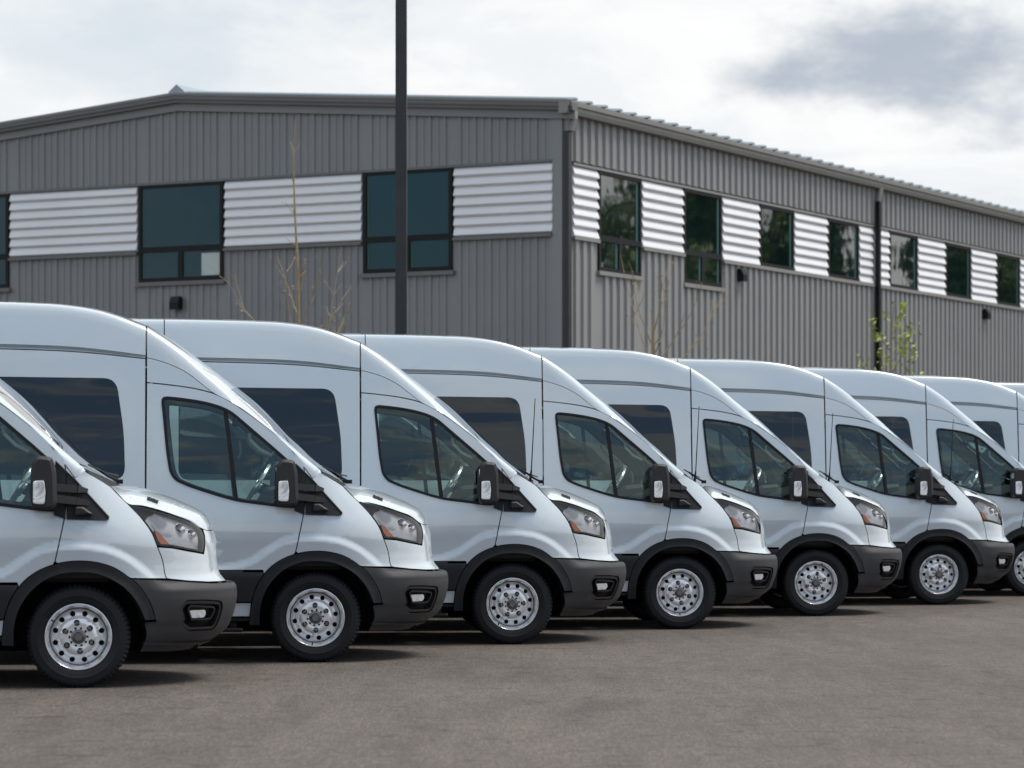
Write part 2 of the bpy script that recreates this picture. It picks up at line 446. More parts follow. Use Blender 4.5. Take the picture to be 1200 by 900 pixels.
def rwin(x0, x1, zt0=2.168, zt1=2.155, zb=1.385, lean=.02):
    return round_poly([(x0, zt0), (x1-.04, zt1), (x1+lean*.9, 1.75), (x1+.03, zb), (x0, zb)], .10, 5)
# roof lines: body side top edge / gutter top edge / centre line, as functions of x
DRIP_LO = crom([XR, -3.2, -2.4, -1.74, -1.275], [2.372, 2.382, 2.375, 2.350, 2.303])
DRIP_HI = crom([XR, -3.2, -2.4, -1.74, -1.275], [2.408, 2.418, 2.412, 2.386, 2.330])
ROOF_C = crom([XR, -4.6, -3.4, -2.43, -2.17, -1.94, -1.78, -1.61, -1.45, -1.29], [2.74, 2.768, 2.775, 2.768, 2.761, 2.750, 2.732, 2.70, 2.652, 2.588])
S_L = crom(range(11), [(-1.274, 2.315), (-1.163, 2.286), (-1.064, 2.250), (-.968, 2.199), (-.872, 2.127), (-.761, 2.042), (-.614, 1.966), (-.452, 1.851), (-.290, 1.718), (-.161, 1.586), (-.023, 1.401)])
S_G = crom(range(11), [(-1.276, .80, 2.548), (-1.124, .805, 2.451), (-1.000, .81, 2.359), (-0.883, .815, 2.261), (-0.774, .82, 2.170), (-0.657, 0.825, 2.072), (-0.514, 0.835, 1.942), (-0.365, 0.845, 1.805), (-0.223, 0.855, 1.688), (-0.086, 0.870, 1.567), (0.033, 0.905, 1.463)])
S_C = crom(range(11), [(-1.276, 2.588), (-1.127, 2.500), (-0.994, 2.414), (-0.868, 2.320), (-0.741, 2.230), (-0.588, 2.112), (-0.420, 1.980), (-0.254, 1.832), (-0.106, 1.691), (0.042, 1.537), (0.264, 1.356)])
WS_TOP = 5.0
def shell_section(Lx, La, Lz, up, G, C, m, ns=11, nc=9):
    """cross-section: hermite strip from the side (L) to the shoulder (G), then a crowned curve to the centre line (C)"""
    Lp = np.array([Lx, La, Lz]); G = np.array(G); Cc = np.array([C[0], 0, C[1]])
    tanG = np.array([m*(G[0]-Cc[0])/G[1], 1, m*(G[2]-Cc[2])/G[1]])        # d/da at G
    tanG = -tanG/np.linalg.norm(tanG)
    upn = np.array(up)/np.linalg.norm(up); hgt = np.linalg.norm(G-Lp)
    aK = Lp[1] + upn[1]*hgt*.9; aK = max(aK, G[1]+.012)
    K = G - tanG*((aK-G[1])/-tanG[1])           # where the side face meets the crown's tangent
    dl, dg = np.linalg.norm(Lp-K), np.linalg.norm(G-K); r = .085
    K1 = K + (Lp-K)*min(.7, r/dl); K2 = K + (G-K)*min(.85, r/dg)
    out = [Lp, Lp*.5+K1*.5] + [(1-t)**2*K1 + 2*t*(1-t)*K + t*t*K2 for t in np.linspace(0, 1, ns-3)] + [G]
    for q in np.linspace(0, 1, nc)[1:]:
        a = G[1]*(1-q); k = (a/G[1])**m
        out.append(np.array([Cc[0]+(G[0]-Cc[0])*k, a, Cc[2]+(G[2]-Cc[2])*k]))
    return np.array(out)
def mirror_rows(P):
    """full width: right half (local -y) then left half"""
    R = P.copy(); R[:, :, 1] *= -1
    Lh = P[:, -2::-1].copy()
    return np.concatenate([R, Lh], 1)
def roof_rows_at(x): return roof_rows(0., [x])[0]
def roof_rows(inset_=0., xs=None):
    rows = []
    for x in (np.concatenate([np.linspace(XR, -2.5, 10), np.linspace(-2.35, -1.283, 17)]) if xs is None else xs):
        z = float(DRIP_HI(x)); a = float(surf(np.array([x]), np.array([z]))[1][0]) - inset_; c = float(ROOF_C(x)) - inset_
        bk = 1 - .03*sstep(-4.5, XR, x)
        rows.append(shell_section(x, a*bk, z, (0, -.16, 1), (x, (.80-inset_)*bk, c-.040), (x, c), 2.5))
    return np.array(rows)
def cap_rows(s0, s1, n, inset_=0.):
    rows = []
    for s in np.linspace(s0, s1, n):
        u, z = S_L(s); x, a, _ = (float(q[0]) for q in surf(np.array([u]), np.array([z+.004])))
        G = np.array(S_G(s)); C = np.array(S_C(s)); m = 2.3
        d = np.array([C[0]-x, -.12*np.hypot(C[0]-x, C[1]-z), C[1]-z])
        k = inset_
        rows.append(shell_section(x, a-k, z, d, (G[0]-k*.6, G[1]-k, G[2]-k*.6), (C[0]-k*.6, C[1]-k*.6), m))
    return np.array(rows)

def build_wheel(parent, loc, side, front=True):
    """steel wheel: disc with twelve hand holes and six nuts, tyre with cut shoulder blocks; outer face towards -y before turning"""
    rz = 0 if side > 0 else math.pi
    # rim: lip + barrel (lathe), disc (cut plate)
    prof = [(.2235, -.080), (.221, -.089), (.217, -.091), (.212, -.087), (.208, -.077), (.201, -.069), (.197, -.061), (.194, -.030), (.191, .09), (.21, .10)]
    v, f = lathe(prof, 72)
    ring = [(.194*math.cos(q), .194*math.sin(q)) for q in np.linspace(0, 2*math.pi, 72, endpoint=False)]
    inner = [(.058*math.cos(q), .058*math.sin(q)) for q in np.linspace(0, 2*math.pi, 40, endpoint=False)]
    holes = []
    for k in range(12):
        q = math.radians(11+30*k); c = (.157*math.cos(q), .157*math.sin(q))
        holes.append([(c[0]+.0185*math.cos(p), c[1]+.0185*math.sin(p)) for p in np.linspace(0, 2*math.pi, 14, endpoint=False)])
    V, F, loops = cdt(ring, [inner]+holes, .014)
    dep = crom([.05, .112, .122, .128, .136, .150, .172, .184, .194], [-.078, -.078, -.074, -.064, -.054, -.047, -.034, -.022, -.012])
    k = len(v); r = np.hypot(V[:, 0], V[:, 1])
    v += [(p[0], float(d), p[1]) for p, d in zip(V, dep(r))]; f += [tuple(int(i)+k for i in q) for q in F]
    mi = [0]*len(f)
    for L in loops[1:]:
        k = len(v); n = len(L); d = dep(np.hypot(L[:, 0], L[:, 1]))
        v += [(p[0], float(e), p[1]) for p, e in zip(L, d)] + [(p[0], float(e)+.012, p[1]) for p, e in zip(L, d)]
        f += [(k+i, k+(i+1) % n, k+n+(i+1) % n, k+n+i) for i in range(n)]; mi += [0]*n
    w = link('wheel', make_mesh('wheel', v, f, ['silver_wheel'], mi, True), parent, loc, (0, 0, rz))
    # tyre
    nseg = 192; prof = [(.219, -.078), (.230, -.092), (.252, -.101), (.270, -.104), (.273, -.1065), (.277, -.1045), (.300, -.104), (.318, -.099), (.327, -.094), (.338, -.084), (.345, -.066), (.3475, -.03), (.3475, .03), (.345, .066), (.338, .084), (.322, .098), (.29, .105), (.255, .101), (.226, .08)]
    tv, tf = lathe(prof, nseg); m = len(prof); tv = np.array(tv)
    for j in range(nseg):
        g = (j % 3 == 0)
        for i in range(m):
            r_, y_ = prof[i]
            if g and 8 <= i <= 14:
                s = (r_-.0075)/r_; tv[j*m+i, 0] *= s; tv[j*m+i, 2] *= s
                if i in (8, 9): tv[j*m+i, 1] += .004
            if i in (11, 12) and j % 4 == 1:
                s = (r_-.004)/r_; tv[j*m+i, 0] *= s; tv[j*m+i, 2] *= s
    # flattened contact patch
    tv[:, 2] = np.maximum(tv[:, 2], -HUBZ+.0005)
    link('tyre', make_mesh('tyre', tv, tf, ['tyre_rubber'], None, True), w)
    # drum behind, hub, nuts
    v, f = lathe([(.0, -.02), (.19, -.02), (.19, .06), (0., .06)], 40); link('brake_drum', make_mesh('brake_drum', v, f, ['under_black']), w)
    v, f = lathe([(.0, -.100), (.024, -.100), (.030, -.094), (.034, -.080), (.046, -.076), (.052, -.066), (.064, -.060), (.0, -.060)], 32)
    hub = link('hub_cap', make_mesh('hub_cap', v, f, ['nut_steel'], None, True), w)
    v, f = lathe([(.049, -.064), (.049, -.082), (.066, -.082), (.070, -.076)], 32); link('hub_ring', make_mesh('hub_ring', v, f, ['silver_wheel'], None, True), w)
    b = MB()
    for k in range(10):
        q = math.radians(10+36*k)
        b.tube([(.059*math.cos(q), -.060, .059*math.sin(q)), (.059*math.cos(q), -.0845, .059*math.sin(q))], .0085, 8)
    b.build('hub_bolt', ['plastic_black'], w)
    nm = None
    for k in range(6):
        q = math.radians(33+60*k)
        if nm is None:
            v, f = lathe([(.0, -.030), (.007, -.030), (.0125, -.020), (.0135, -.006), (.014, 0)], 6); nm = make_mesh('lug_nut', v, f, ['nut_steel'], None, False)
        if k == 0: v, f = lathe([(0, -.003), (.0205, -.003), (.022, .004)], 14); seat_ = make_mesh('nut_recess', v, f, ['seal_black'], None, False)
        link('nut_recess', seat_, w, (.094*math.cos(q), -.078, .094*math.sin(q)))  # proud black disc, painted for the shade round each nut
        link('lug_nut', nm, w, (.094*math.cos(q), -.079, .094*math.sin(q)))
    b = MB().tube([(-.186*math.sin(.1), -.058, -.186), (-.210*math.sin(.1), -.088, -.208)], .005, 6); b.build('valve_stem', ['rubber_trim'], w)
    return w

def build_van():
    root = link('passenger_van', None)
    P = 'white_paint'
    # ---- doors and side panels
    fl_door = on_arc(FL_OUT, -.40, -.152)
    door = [(-1.274, 2.122)] + [tuple(p) for p in DOOR_TOP[1:]] + [tuple(p) for p in DOOR_FRONT[1:]] + fl_door[::-1] + [(-.40, SILL-.002), (-1.280, SILL)]
    for sd in (1, -1):
        d = panel('front_door', root, P, door, holes=[DOOR_WIN], side=sd, step=.020 if sd > 0 else .035)
        if sd < 0: d['label'] = 'driver side front door'
        rw = inset(DOOR_WIN, .022)
        panel('window_seal', d, 'rubber_trim', DOOR_WIN, holes=[rw], side=sd, off=.004, shrink=0, flange=.03)
        # two panes split by an upright divider bar
        ft = lambda z: -.600 - (z-1.23)/(1.945-1.23)*.082
        pane_a = [p for p in rw if p[0] < ft(p[1])-.014]; pane_b = [p for p in rw if p[0] > ft(p[1])+.014]
        g = MATS['cab_glass']
        panel('door_glass', d, 'cab_glass', rw, side=sd, off=-.012, shrink=0, flange=0, step=.06)
        bar = [(ft(1.23)-.017, 1.232), (ft(1.23)+.017, 1.228), (ft(1.93)+.016, 1.906), (ft(1.93)-.016, 1.926)]
        panel('window_divider', d, 'rubber_trim', bar, side=sd, off=.001, shrink=0, flange=.03)
        # handle near the pillar
        hx, ha, hz = surf(np.array([-1.16]), np.array([1.06]), .0); b = MB()
        b.box((float(hx[0]), -sd*(float(ha[0])+.022), 1.06), (.20, .022, .032), bev=.012); b.build('door_handle', [P], d, smooth=False)
    slide_bot = [(-2.88, SILL), (-1.283, SILL)]
    top = [(x, float(DRIP_LO(x))) for x in np.linspace(-1.281, -2.88, 16)]
    for sd in (1, -1):
        w1 = rwin(-2.80, -1.462)
        d = panel('sliding_door' if sd > 0 else 'side_panel', root, P, slide_bot + top, holes=[w1], side=sd)
        panel('side_glass', d, 'privacy_glass', w1, side=sd, off=-.001, shrink=.002, flange=.012, step=.05)
        top2 = [(x, float(DRIP_LO(x))) for x in np.linspace(-2.888, XR+.05, 20)]
        arch = [(HUBX_R + .52*math.cos(q), .36 + .50*math.sin(q)) for q in np.linspace(math.pi*.78, math.pi*.22, 18)]
        w2 = rwin(-3.78, -2.97); w3 = rwin(-4.74, -3.90)
        d = panel('rear_side_panel', root, P, [(XR+.05, SILL)] + [p for p in arch if p[1] > SILL] + [(-2.888, SILL)] + top2, holes=[w2, w3], side=sd)
        for w_ in (w2, w3): panel('side_glass', d, 'privacy_glass', w_, side=sd, off=-.001, shrink=.002, flange=.012, step=.05)
    # gutter strip between the body side and the roof
    rows = []
    for x in np.linspace(XR+.03, -1.283, 40):
        zl, zh = float(DRIP_LO(x)), float(DRIP_HI(x)); a = float(surf(np.array([x]), np.array([zl]))[1][0]); a2 = float(surf(np.array([x]), np.array([zh]))[1][0])
        rows.append([(x, a-.006, zl+.004), (x, a-.020, zl+.014), (x, a2-.030, zh-.010), (x, a2-.032, zh+.012)])
    for sd in (1, -1):
        Pm = np.array(rows); Pm[:, :, 1] *= -sd
        link('roof_gutter', grid_mesh('roof_gutter', Pm, [P], flip=sd > 0), root)
    # roof, front cap with pillars, windscreen
    R = mirror_rows(roof_rows()); nR = R.shape[1]
    link('roof', grid_mesh('roof', R, [P], flip=True), root)
    Rc = mirror_rows(cap_rows(.03, 10, 41)); nC = Rc.shape[1]; gi = 10
    ss = np.linspace(.03, 10, 41)
    isg = lambda i, j: ss[i] >= WS_TOP-.05 and gi <= j < nC-1-gi
    sec = roof_rows_at(-2.92)
    for sd in (1, -1):
        Q = np.array([[(x_, -sd*(p[1]+.0012), p[2]+.0012) for p in sec[:11]] for x_ in (-2.924, -2.917)]); link('roof_seam', grid_mesh('roof_seam', Q, ['seal_black'], flip=sd > 0), root)
    cap = link('front_roof_cap', grid_mesh('front_roof_cap', Rc, [P], flip=True, keep=lambda i, j: not isg(i, j)), root)
    ws = link('windscreen', grid_mesh('windscreen', Rc, ['screen_glass'], flip=True, keep=isg), root)
    # dark band printed round the glass edge: thin strips just inside the pillars
    fr = cap_rows(5.0, 10, 21, .004)
    for sd in (1, -1):
        Q = fr[:, gi:gi+2].copy(); Q[:, 1] = Q[:, 0]*.55 + Q[:, 1]*.45; Q[:, :, 1] *= -sd
        link('screen_border', grid_mesh('screen_border', Q, ['seal_black'], flip=sd > 0), ws)
    # foot of the pillar, closing it onto the fender
    A = cap_rows(10, 10, 1)[0][:gi+1]; ft_u = np.linspace(-.023, .055, gi+1); ft_z = np.linspace(1.398, 1.443, gi+1)
    B = np.stack(surf(ft_u, ft_z, -.001), 1)
    for sd in (1, -1):
        Q = np.stack([A, B], 0).copy(); Q[:, :, 1] *= -sd
        link('pillar_foot', grid_mesh('pillar_foot', Q, [P], flip=sd > 0), root)
    # panel above the door, between its seam and the roof line
    capline = [tuple(S_L(s)+np.array((0, -.002))) for s in np.linspace(0, 5.05, 24)]
    under = [tuple(p + np.array((0, .002))) for p in DOOR_TOP if p[0] < -.765]
    for sd in (1, -1):
        panel('door_header', root, P, under + capline[::-1], side=sd, shrink=.003, flange=.02)
    # fender
    L_edge = [tuple(S_L(s)+np.array((0, -.004))) for s in np.linspace(8.6, 10, 8)]
    seam = [tuple(p) for p in DOOR_TOP if p[1] < 1.53] + [tuple(p) for p in DOOR_FRONT[1:]]
    hood_edge_side = smooth_line([(.274, 1.336), (.332, 1.278), (.386, 1.226)], .02)
    head_rear = smooth_line([(.386, 1.226), (.480, 1.122), (.528, 1.037), (.556, .938), (.588, .848), (.600, .720)], .03)
    arc_f = on_arc(FL_OUT, -.152, .345)
    fend = seam[::-1] + L_edge[1:] + [(.04, 1.447), (.12, 1.412), (.212, 1.370)] + [tuple(p) for p in hood_edge_side] + [tuple(p) for p in head_rear[1:]] + [(.345, .728)] + arc_f[::-1]
    for sd in (1, -1): panel('fender', root, P, fend, side=sd, step=.018 if sd > 0 else .03)
    # headlight
    HEAD = round_poly([(.390, 1.220), (.508, 1.206), (.652, 1.176), (.812, 1.137), (.996, 1.092), (1.085, 1.050), (1.104, 1.010), (1.020, .885), (.828, .908), (.676, .932), (.558, .938), (.530, 1.037), (.482, 1.122)], .02, 2)
    for sd in (1, -1):
        h = panel('headlight', root, 'lamp_reflector', HEAD, side=sd, off=-.042, step=.02, flange=-.038, m2='plastic_black', shrink=.003)
        panel('lamp_bezel', h, 'plastic_black', inset(HEAD, .003), holes=[inset(HEAD, .017)], side=sd, off=-.008, step=.02, flange=.03, m2='plastic_black', shrink=0)
        brow = [(.43, 1.195), (.52, 1.188), (.62, 1.168), (.62, 1.150), (.555, 1.135), (.52, 1.105)]
        panel('lamp_brow', h, 'plastic_dark', brow, side=sd, off=-.035, step=.025, flange=.02, shrink=0, m2='plastic_black')
        amb = round_poly([(.566, 1.043), (.596, 1.038), (.640, .985), (.676, .946), (.598, .949), (.574, .991)], .012, 2)
        panel('turn_signal', h, 'amber_lens', amb, side=sd, off=-.014, step=.02, flange=.02, shrink=0, m2='plastic_black')
        for (u_, z_, r_) in ((.84, 1.045, .042), (.965, 1.01, .036)):
            x, a, z = (float(q[0]) for q in surf(np.array([u_]), np.array([z_]), -.045))
            v, f = lathe([(0, -.045), (r_*.55, -.038), (r_*.85, -.018), (r_, .004), (r_*1.12, .002), (r_*1.15, .02)], 20)
            link('lamp_projector', make_mesh('lamp_projector', v, f, ['chrome']), h, (x, -sd*a, z), (0, 0, (.75 if sd > 0 else math.pi-.75)))
        panel('lamp_cover', h, 'lamp_glass', HEAD, side=sd, off=-.001, step=.03, flange=.006, shrink=.003)
    # nose panel and grille
    NOSE_IN = 1.30
    nose = [tuple(p) for p in head_rear if p[1] < .934] + [(.60, .720), (.784, .700), (.976, .688), (NOSE_IN, .684), (NOSE_IN, .875), (1.325, .92), (1.37, .94), (U_MAX, .945), (U_MAX, 1.036), (1.192, 1.036), (1.118, 1.048), (1.112, 1.008), (1.026, .878), (.828, .902), (.676, .926)]
    for sd in (1, -1): panel('nose_panel', root, P, nose, side=sd, step=.025)
    for zz in (.735, .815, .895):
        panel('grille_bar', root, 'plastic_grey', [(NOSE_IN+.02, zz-.022), (U_MAX, zz-.022), (U_MAX, zz+.022), (NOSE_IN+.02, zz+.022)], both=True, off=-.030, shrink=0, step=.05, flange=.02)
    gr = panel('grille', root, 'plastic_black', [(NOSE_IN-.01, .66), (U_MAX, .66), (U_MAX, 1.045), (NOSE_IN-.01, 1.045)], both=True, off=-.05, shrink=0, step=.06, flange=0)
    # hood
    hl = smooth_line([(.274, 1.340), (.332, 1.284), (.386, 1.230), (.508, 1.213), (.652, 1.184), (.812, 1.145), (.996, 1.100), (1.088, 1.058), (1.20, 1.036)], .02)
    x, a, z = surf(hl[:, 0], hl[:, 1], .002); q = np.linspace(0, 1, len(hl))
    HC = crom(np.array([0, .08, .2, .33, .48, .60, .70, .80, .88, .94, 1.0]), [(0.282, 1.346), (0.320, 1.345), (0.395, 1.338), (0.488, 1.311), (0.602, 1.272), (0.696, 1.233), (0.776, 1.197), (0.848, 1.153), (0.886, 1.108), (0.904, 1.075), (0.911, 1.042)])
    rows = []
    for i in range(len(hl)):
        C = HC(q[i]); row = []
        for t in np.linspace(0, 1, 17):
            aa = a[i]*math.cos(t*math.pi/2); k = (aa/a[i])**2.2
            row.append((C[0]+(x[i]-C[0])*k, aa, C[1]+(z[i]-C[1])*k))
        rows.append(row)
    hood_rows = np.array(rows)
    hood = link('hood', grid_mesh('hood', mirror_rows(hood_rows), [P], flip=True), root)
    def hood_at(i, aa):
        C = HC(q[i]); k = (aa/a[i])**2.2
        return np.array((C[0]+(x[i]-C[0])*k, aa, C[1]+(z[i]-C[1])*k))
    i0 = int(len(hl)*.30)
    for sd in (1, -1):
        rows = []
        for i in range(i0, i0+6):
            r_ = []
            for aa in np.linspace(.58, .68, 4):
                p = hood_at(i, aa); r_.append((p[0], -sd*p[1], p[2]+(.006 if (i-i0) % 2 else .002)))
            rows.append(r_)
        link('hood_vent', grid_mesh('hood_vent', rows, ['seal_black'], flip=sd < 0), hood)
    # cowl between windscreen and hood
    base = cap_rows(10, 10, 1)[0][gi:]; rear = hood_rows[0]
    rear_i = np.array([[np.interp(t, np.linspace(0, 1, len(rear)), rear[:, k]) for k in range(3)] for t in np.linspace(0, 1, len(base))])
    fr_edge = np.stack([base - np.array((0, 0, .004)), base*.5+rear_i*.5 - np.array((0, .008, .018)), rear_i - np.array((0, .006, .022))], 0)
    link('cowl', grid_mesh('cowl', mirror_rows(fr_edge), ['plastic_black'], flip=True), root)
    # wipers
    for yy, dx in ((-.70, 0), (.20, 0)):
        b = MB(); b.tube([(.262, yy-.02, 1.375), (.20, yy-.06, 1.405), (.115, yy-.09, 1.462)], .009, 6)
        b.tube([(.06, yy-.13, 1.487), (.16, yy-.09, 1.436), (.255, yy+.16, 1.415)], .006, 5)
        b.box((.268, yy-.02, 1.372), (.04, .04, .03))
        b.build('wiper', ['plastic_black'], root)
    # flares
    for sd in (1, -1):
        tail = [tuple(p) for p in FL_OUT]; inn = [tuple(p) for p in FL_IN]
        panel('wheel_arch_trim', root, 'plastic_dark', tail + [(.412, .446)] + inn[::-1] + [(-.42, .285), (-.50, .285)], side=sd, off=lambda u, z: .020+.012*sstep(.47, .41, np.hypot(u, z-.34)), step=.03, flange=.07, m2='plastic_dark', shrink=.003)
        oa = [(HUBX_R+.52*math.cos(q_), .35+.50*math.sin(q_)) for q_ in np.linspace(math.pi*1.02, -math.pi*.02, 30)]
        ia = [(HUBX_R+.445*math.cos(q_), .35+.425*math.sin(q_)) for q_ in np.linspace(math.pi*1.02, -math.pi*.02, 30)]
        panel('wheel_arch_trim', root, 'plastic_dark', oa + ia[::-1], side=sd, off=.02, step=.035, flange=.07, m2='plastic_dark', shrink=.003)
        # lower cladding, white rocker, running board
        for (u0, u1) in ((-3.24, -2.886), (-2.882, -1.284), (-1.28, -.44)):
            pol = [(u0, .462), (u1+.05 if u1 > -1 else u1, .462), (u1 if u1 > -1 else u1, .60), (u1+.062 if u1 > -1 else u1, SILL-.006), (u0, SILL-.006)]
            if u1 > -1: pol = [(u0, .462), (-.486, .462), (-.449, .580), (-.384, SILL-.014), (u0, SILL-.006)]
            panel('lower_cladding', root, 'plastic_dark', pol, side=sd, off=lambda u, z: .004+.020*sstep(.70, .645, z), step=.04, flange=.03)
        panel('rocker', root, P, [(-3.24, .352), (-.498, .352), (-.486, .458), (-3.24, .458)], side=sd, off=-.004, step=.06, flange=.02)
        panel('lower_cladding', root, 'plastic_dark', [(XR+.05, .38), (-4.275, .38), (-4.22, SILL-.006), (XR+.05, SILL-.006)], side=sd, off=.006, step=.05)
        b = MB(); b.box((-1.85, -sd*.975, .330), (2.74, .09, .030), bev=.01); b.box((-1.86, -sd*1.015, .252), (2.62, .13, .030), bev=.012)
        for xx in (-.62, -1.6, -2.9): b.box((xx, -sd*.96, .29), (.05, .06, .07))
        b.build('running_board', ['plastic_black'], root)
    # bumper
    arc_b = on_arc(FL_OUT, .35, .489)
    bp = [(.345, .726)] + arc_b + [(.49, .440), (.418, .438), (.470, .285), (.495, .232), (.80, .222), (1.2, .222), (U_MAX, .222), (U_MAX, .672), (1.2, .678), (.976, .682), (.784, .694), (.60, .712)]
    FOG = round_poly([(.640, .520), (.690, .578), (.86, .574), (1.045, .560), (1.085, .520), (1.080, .39), (1.04, .358), (.770, .362), (.700, .400)], .02, 2)
    boff = lambda u, z: .012 + sstep(.42, .62, u)*(.036*sstep(.705, .635, z) - .034*sstep(.60, .30, z)) - .016*sstep(.436, .424, z)*sstep(1.0, .55, u)
    FOG = FOG[::-1] if area2(FOG) < 0 else FOG
    bump = panel('bumper', root, 'plastic_grey', bp, holes=[FOG], both=True, off=boff, step=.026, flange=.05, m2='plastic_black')
    lip = [(.462, .300), (.72, .285), (1.1, .275), (U_MAX, .272), (U_MAX, .258), (1.1, .260), (.72, .268), (.470, .278)]
    panel('bumper_lip', bump, 'plastic_grey', lip, both=True, off=lambda u, z: boff(u, z)+.016, step=.03, flange=.03, shrink=0, m2='plastic_grey')
    for sd in (1, -1):
        panel('fog_lamp_pocket', bump, 'plastic_black', FOG, side=sd, off=lambda u, z: boff(u, z)-.05, step=.03, flange=0, shrink=-.004)
        fi = round_poly([(.722, .515), (.742, .540), (1.00, .520), (1.02, .50), (.990, .432), (.776, .434)], .016, 2)
        panel('fog_lamp_frame', bump, 'plastic_grey', inset(FOG, .008), holes=[inset(FOG, .026)], side=sd, off=lambda u, z: boff(u, z)-.012, step=.025, flange=.035, shrink=0)
        fb = panel('fog_lamp', bump, 'plastic_grey', fi, holes=[inset(fi, .011)], side=sd, off=lambda u, z: boff(u, z)-.022, step=.025, flange=.025, shrink=0)
        fl = round_poly([(.750, .503), (.90, .502), (.925, .47), (.905, .449), (.785, .449)], .012, 2)
        panel('fog_lens', fb if False else bump, 'lamp_reflector', fl, side=sd, off=lambda u, z: boff(u, z)-.030, step=.025, flange=.015, shrink=0)
    # door mirrors
    for sd in (1, -1):
        out = round_poly([(-.312, 1.30), (-.296, 1.500), (-.262, 1.542), (-.165, 1.534), (-.143, 1.44), (-.135, 1.23), (-.155, 1.190), (-.292, 1.186)], .03, 3)
        v, f = prism_geo(out, -1.285*1, -1.075, .022); v = [(p[0], p[1]*sd, p[2]) for p in v]
        mr = link('side_mirror', make_mesh('side_mirror', v, f, ['mirror_shell'], None, False), root)
        if sd < 0: mr['label'] = 'driver side door mirror'
        g = MB(); g.box((-.297, -sd*1.18, 1.37), (.012, .16, .21)); g.build('mirror_glass', ['mirror_glass'], mr)
        ln = round_poly([(-.290, 1.225), (-.288, 1.378), (-.214, 1.382), (-.205, 1.30), (-.212, 1.222)], .014, 2)
        v, f = prism_geo(ln, -1.292, -1.25, .006); v = [(p[0], p[1]*sd, p[2]) for p in v]
        link('mirror_signal', make_mesh('mirror_signal', v, f, ['lamp_reflector']), mr)
        v, f = prism_geo(inset(ln, -.008), -1.288, -1.25, .004); v = [(p[0], p[1]*sd, p[2]) for p in v]
        link('signal_surround', make_mesh('signal_surround', v, f, ['plastic_black']), mr)
        b = MB()
        for (z0, z1, x1) in ((1.335, 1.312, .045), (1.262, 1.225, .075)):
            b.bar((-.165, -sd*1.12, z0), (-.02, -sd*1.035, (z0+z1)/2), .05, .052, w2=.05, h2=.050); b.bar((-.02, -sd*1.035, (z0+z1)/2), (x1, -sd*.965, z1), .05, .050, w2=.05, h2=.024)
        b.build('mirror_arm', ['mirror_shell'], mr)
        s1 = [(-.150, 1.500), (-.084, 1.440), (-.084, 1.124), (-.16, 1.150)]; s2 = [(-.077, 1.434), (.216, 1.140), (.223, 1.124), (.20, 1.116), (-.02, 1.120), (-.077, 1.122)]
        for s_ in (s1, s2): panel('mirror_sail', mr, 'plastic_dark', s_, side=sd, off=.014, step=.03, flange=.016, shrink=0, m2='plastic_black')
        edge = MB(); pts = []
        for (u_, z_) in ((-.15, 1.507), (-.02, 1.383), (.10, 1.262), (.222, 1.134)):
            xx, aa, zz = (float(q_[0]) for q_ in surf(np.array([u_]), np.array([z_]), .017)); pts.append((xx, -sd*aa, zz))
        edge.tube(pts, .006, 6); edge.build('sail_edge', ['plastic_grey'], mr, smooth=True)
        ft_ = round_poly([(-.022, 1.205), (.03, 1.205), (.098, 1.158), (.085, 1.150), (-.025, 1.148)], .008, 2)
        aa = float(surf(np.array([.03]), np.array([1.17]))[1][0]); v, f = prism_geo(ft_, -(aa+.06), -(aa-.02), .01); v = [(p[0], p[1]*sd, p[2]) for p in v]
        link('mirror_foot', make_mesh('mirror_foot', v, f, ['mirror_shell'], None, False), mr)
    # wheels
    build_wheel(root, (0, -.885, HUBZ), 1); w = bpy.data.objects['wheel']
    def dup_wheel(loc, side):
        c = w.copy(); COL.objects.link(c); c.location = loc; c.rotation_euler = (0, 0, 0 if side > 0 else math.pi); c.parent = root
        for k in kids(w):
            d = k.copy(); COL.objects.link(d); d.parent = c
    dup_wheel((0, .885, HUBZ), -1); dup_wheel((HUBX_R, -.90, HUBZ), 1); dup_wheel((HUBX_R, .90, HUBZ), -1)
    # wheel houses, floor pan, axles
    b = MB()
    for xx in (0, HUBX_R):
        for sd in (1, -1):
            n = 20; r = .44; v = []; f = []
            for k in range(n+1):
                q_ = math.pi*k/n; v += [(xx+r*math.cos(q_), -sd*.985, .36+r*.97*math.sin(q_)), (xx+r*math.cos(q_), -sd*.62, .36+r*.97*math.sin(q_))]
            f = [(2*k, 2*k+1, 2*k+3, 2*k+2) for k in range(n)] + [tuple(range(1, 2*n+2, 2))]
            b.add(v, f)
    b.box((-2.02, 0, .45), (2.5, 1.84, .36)); b.box((-4.55, 0, .47), (.6, 1.8, .34)); b.box((.58, 0, .50), (.34, 1.15, .45)); b.box((-1.9, 0, .36), (5.4, .9, .28))
    b.box((0, 0, .42), (.8, 1.2, .3)); b.box((-3.75, 0, .36), (.9, 1.1, .3))
    b.tube([(-3.75, -.8, .34), (-3.75, .8, .34)], .06, 10); b.tube([(0, -.8, .34), (0, .8, .34)], .05, 10)
    b.build('underbody', ['under_black'], root)
    # rear end
    rz = MB()
    for sd in (1, -1): rz.box((XR+.03, sd*.47, 1.5), (.06, .90, 1.70), bev=.02)
    rz.build('rear_door', [P], root)
    MB().box((XR+.04, 0, 2.52), (.07, 1.66, .30), bev=.03).build('rear_header', [P], root)
    MB().box((XR-.01, 0, .50), (.20, 1.96, .22), bev=.04).build('rear_bumper', ['plastic_grey'], root)
    for sd in (1, -1):
        MB().box((XR+.01, sd*.955, 1.25), (.09, .10, .75), bev=.02).build('tail_light', ['red_lens'], root)
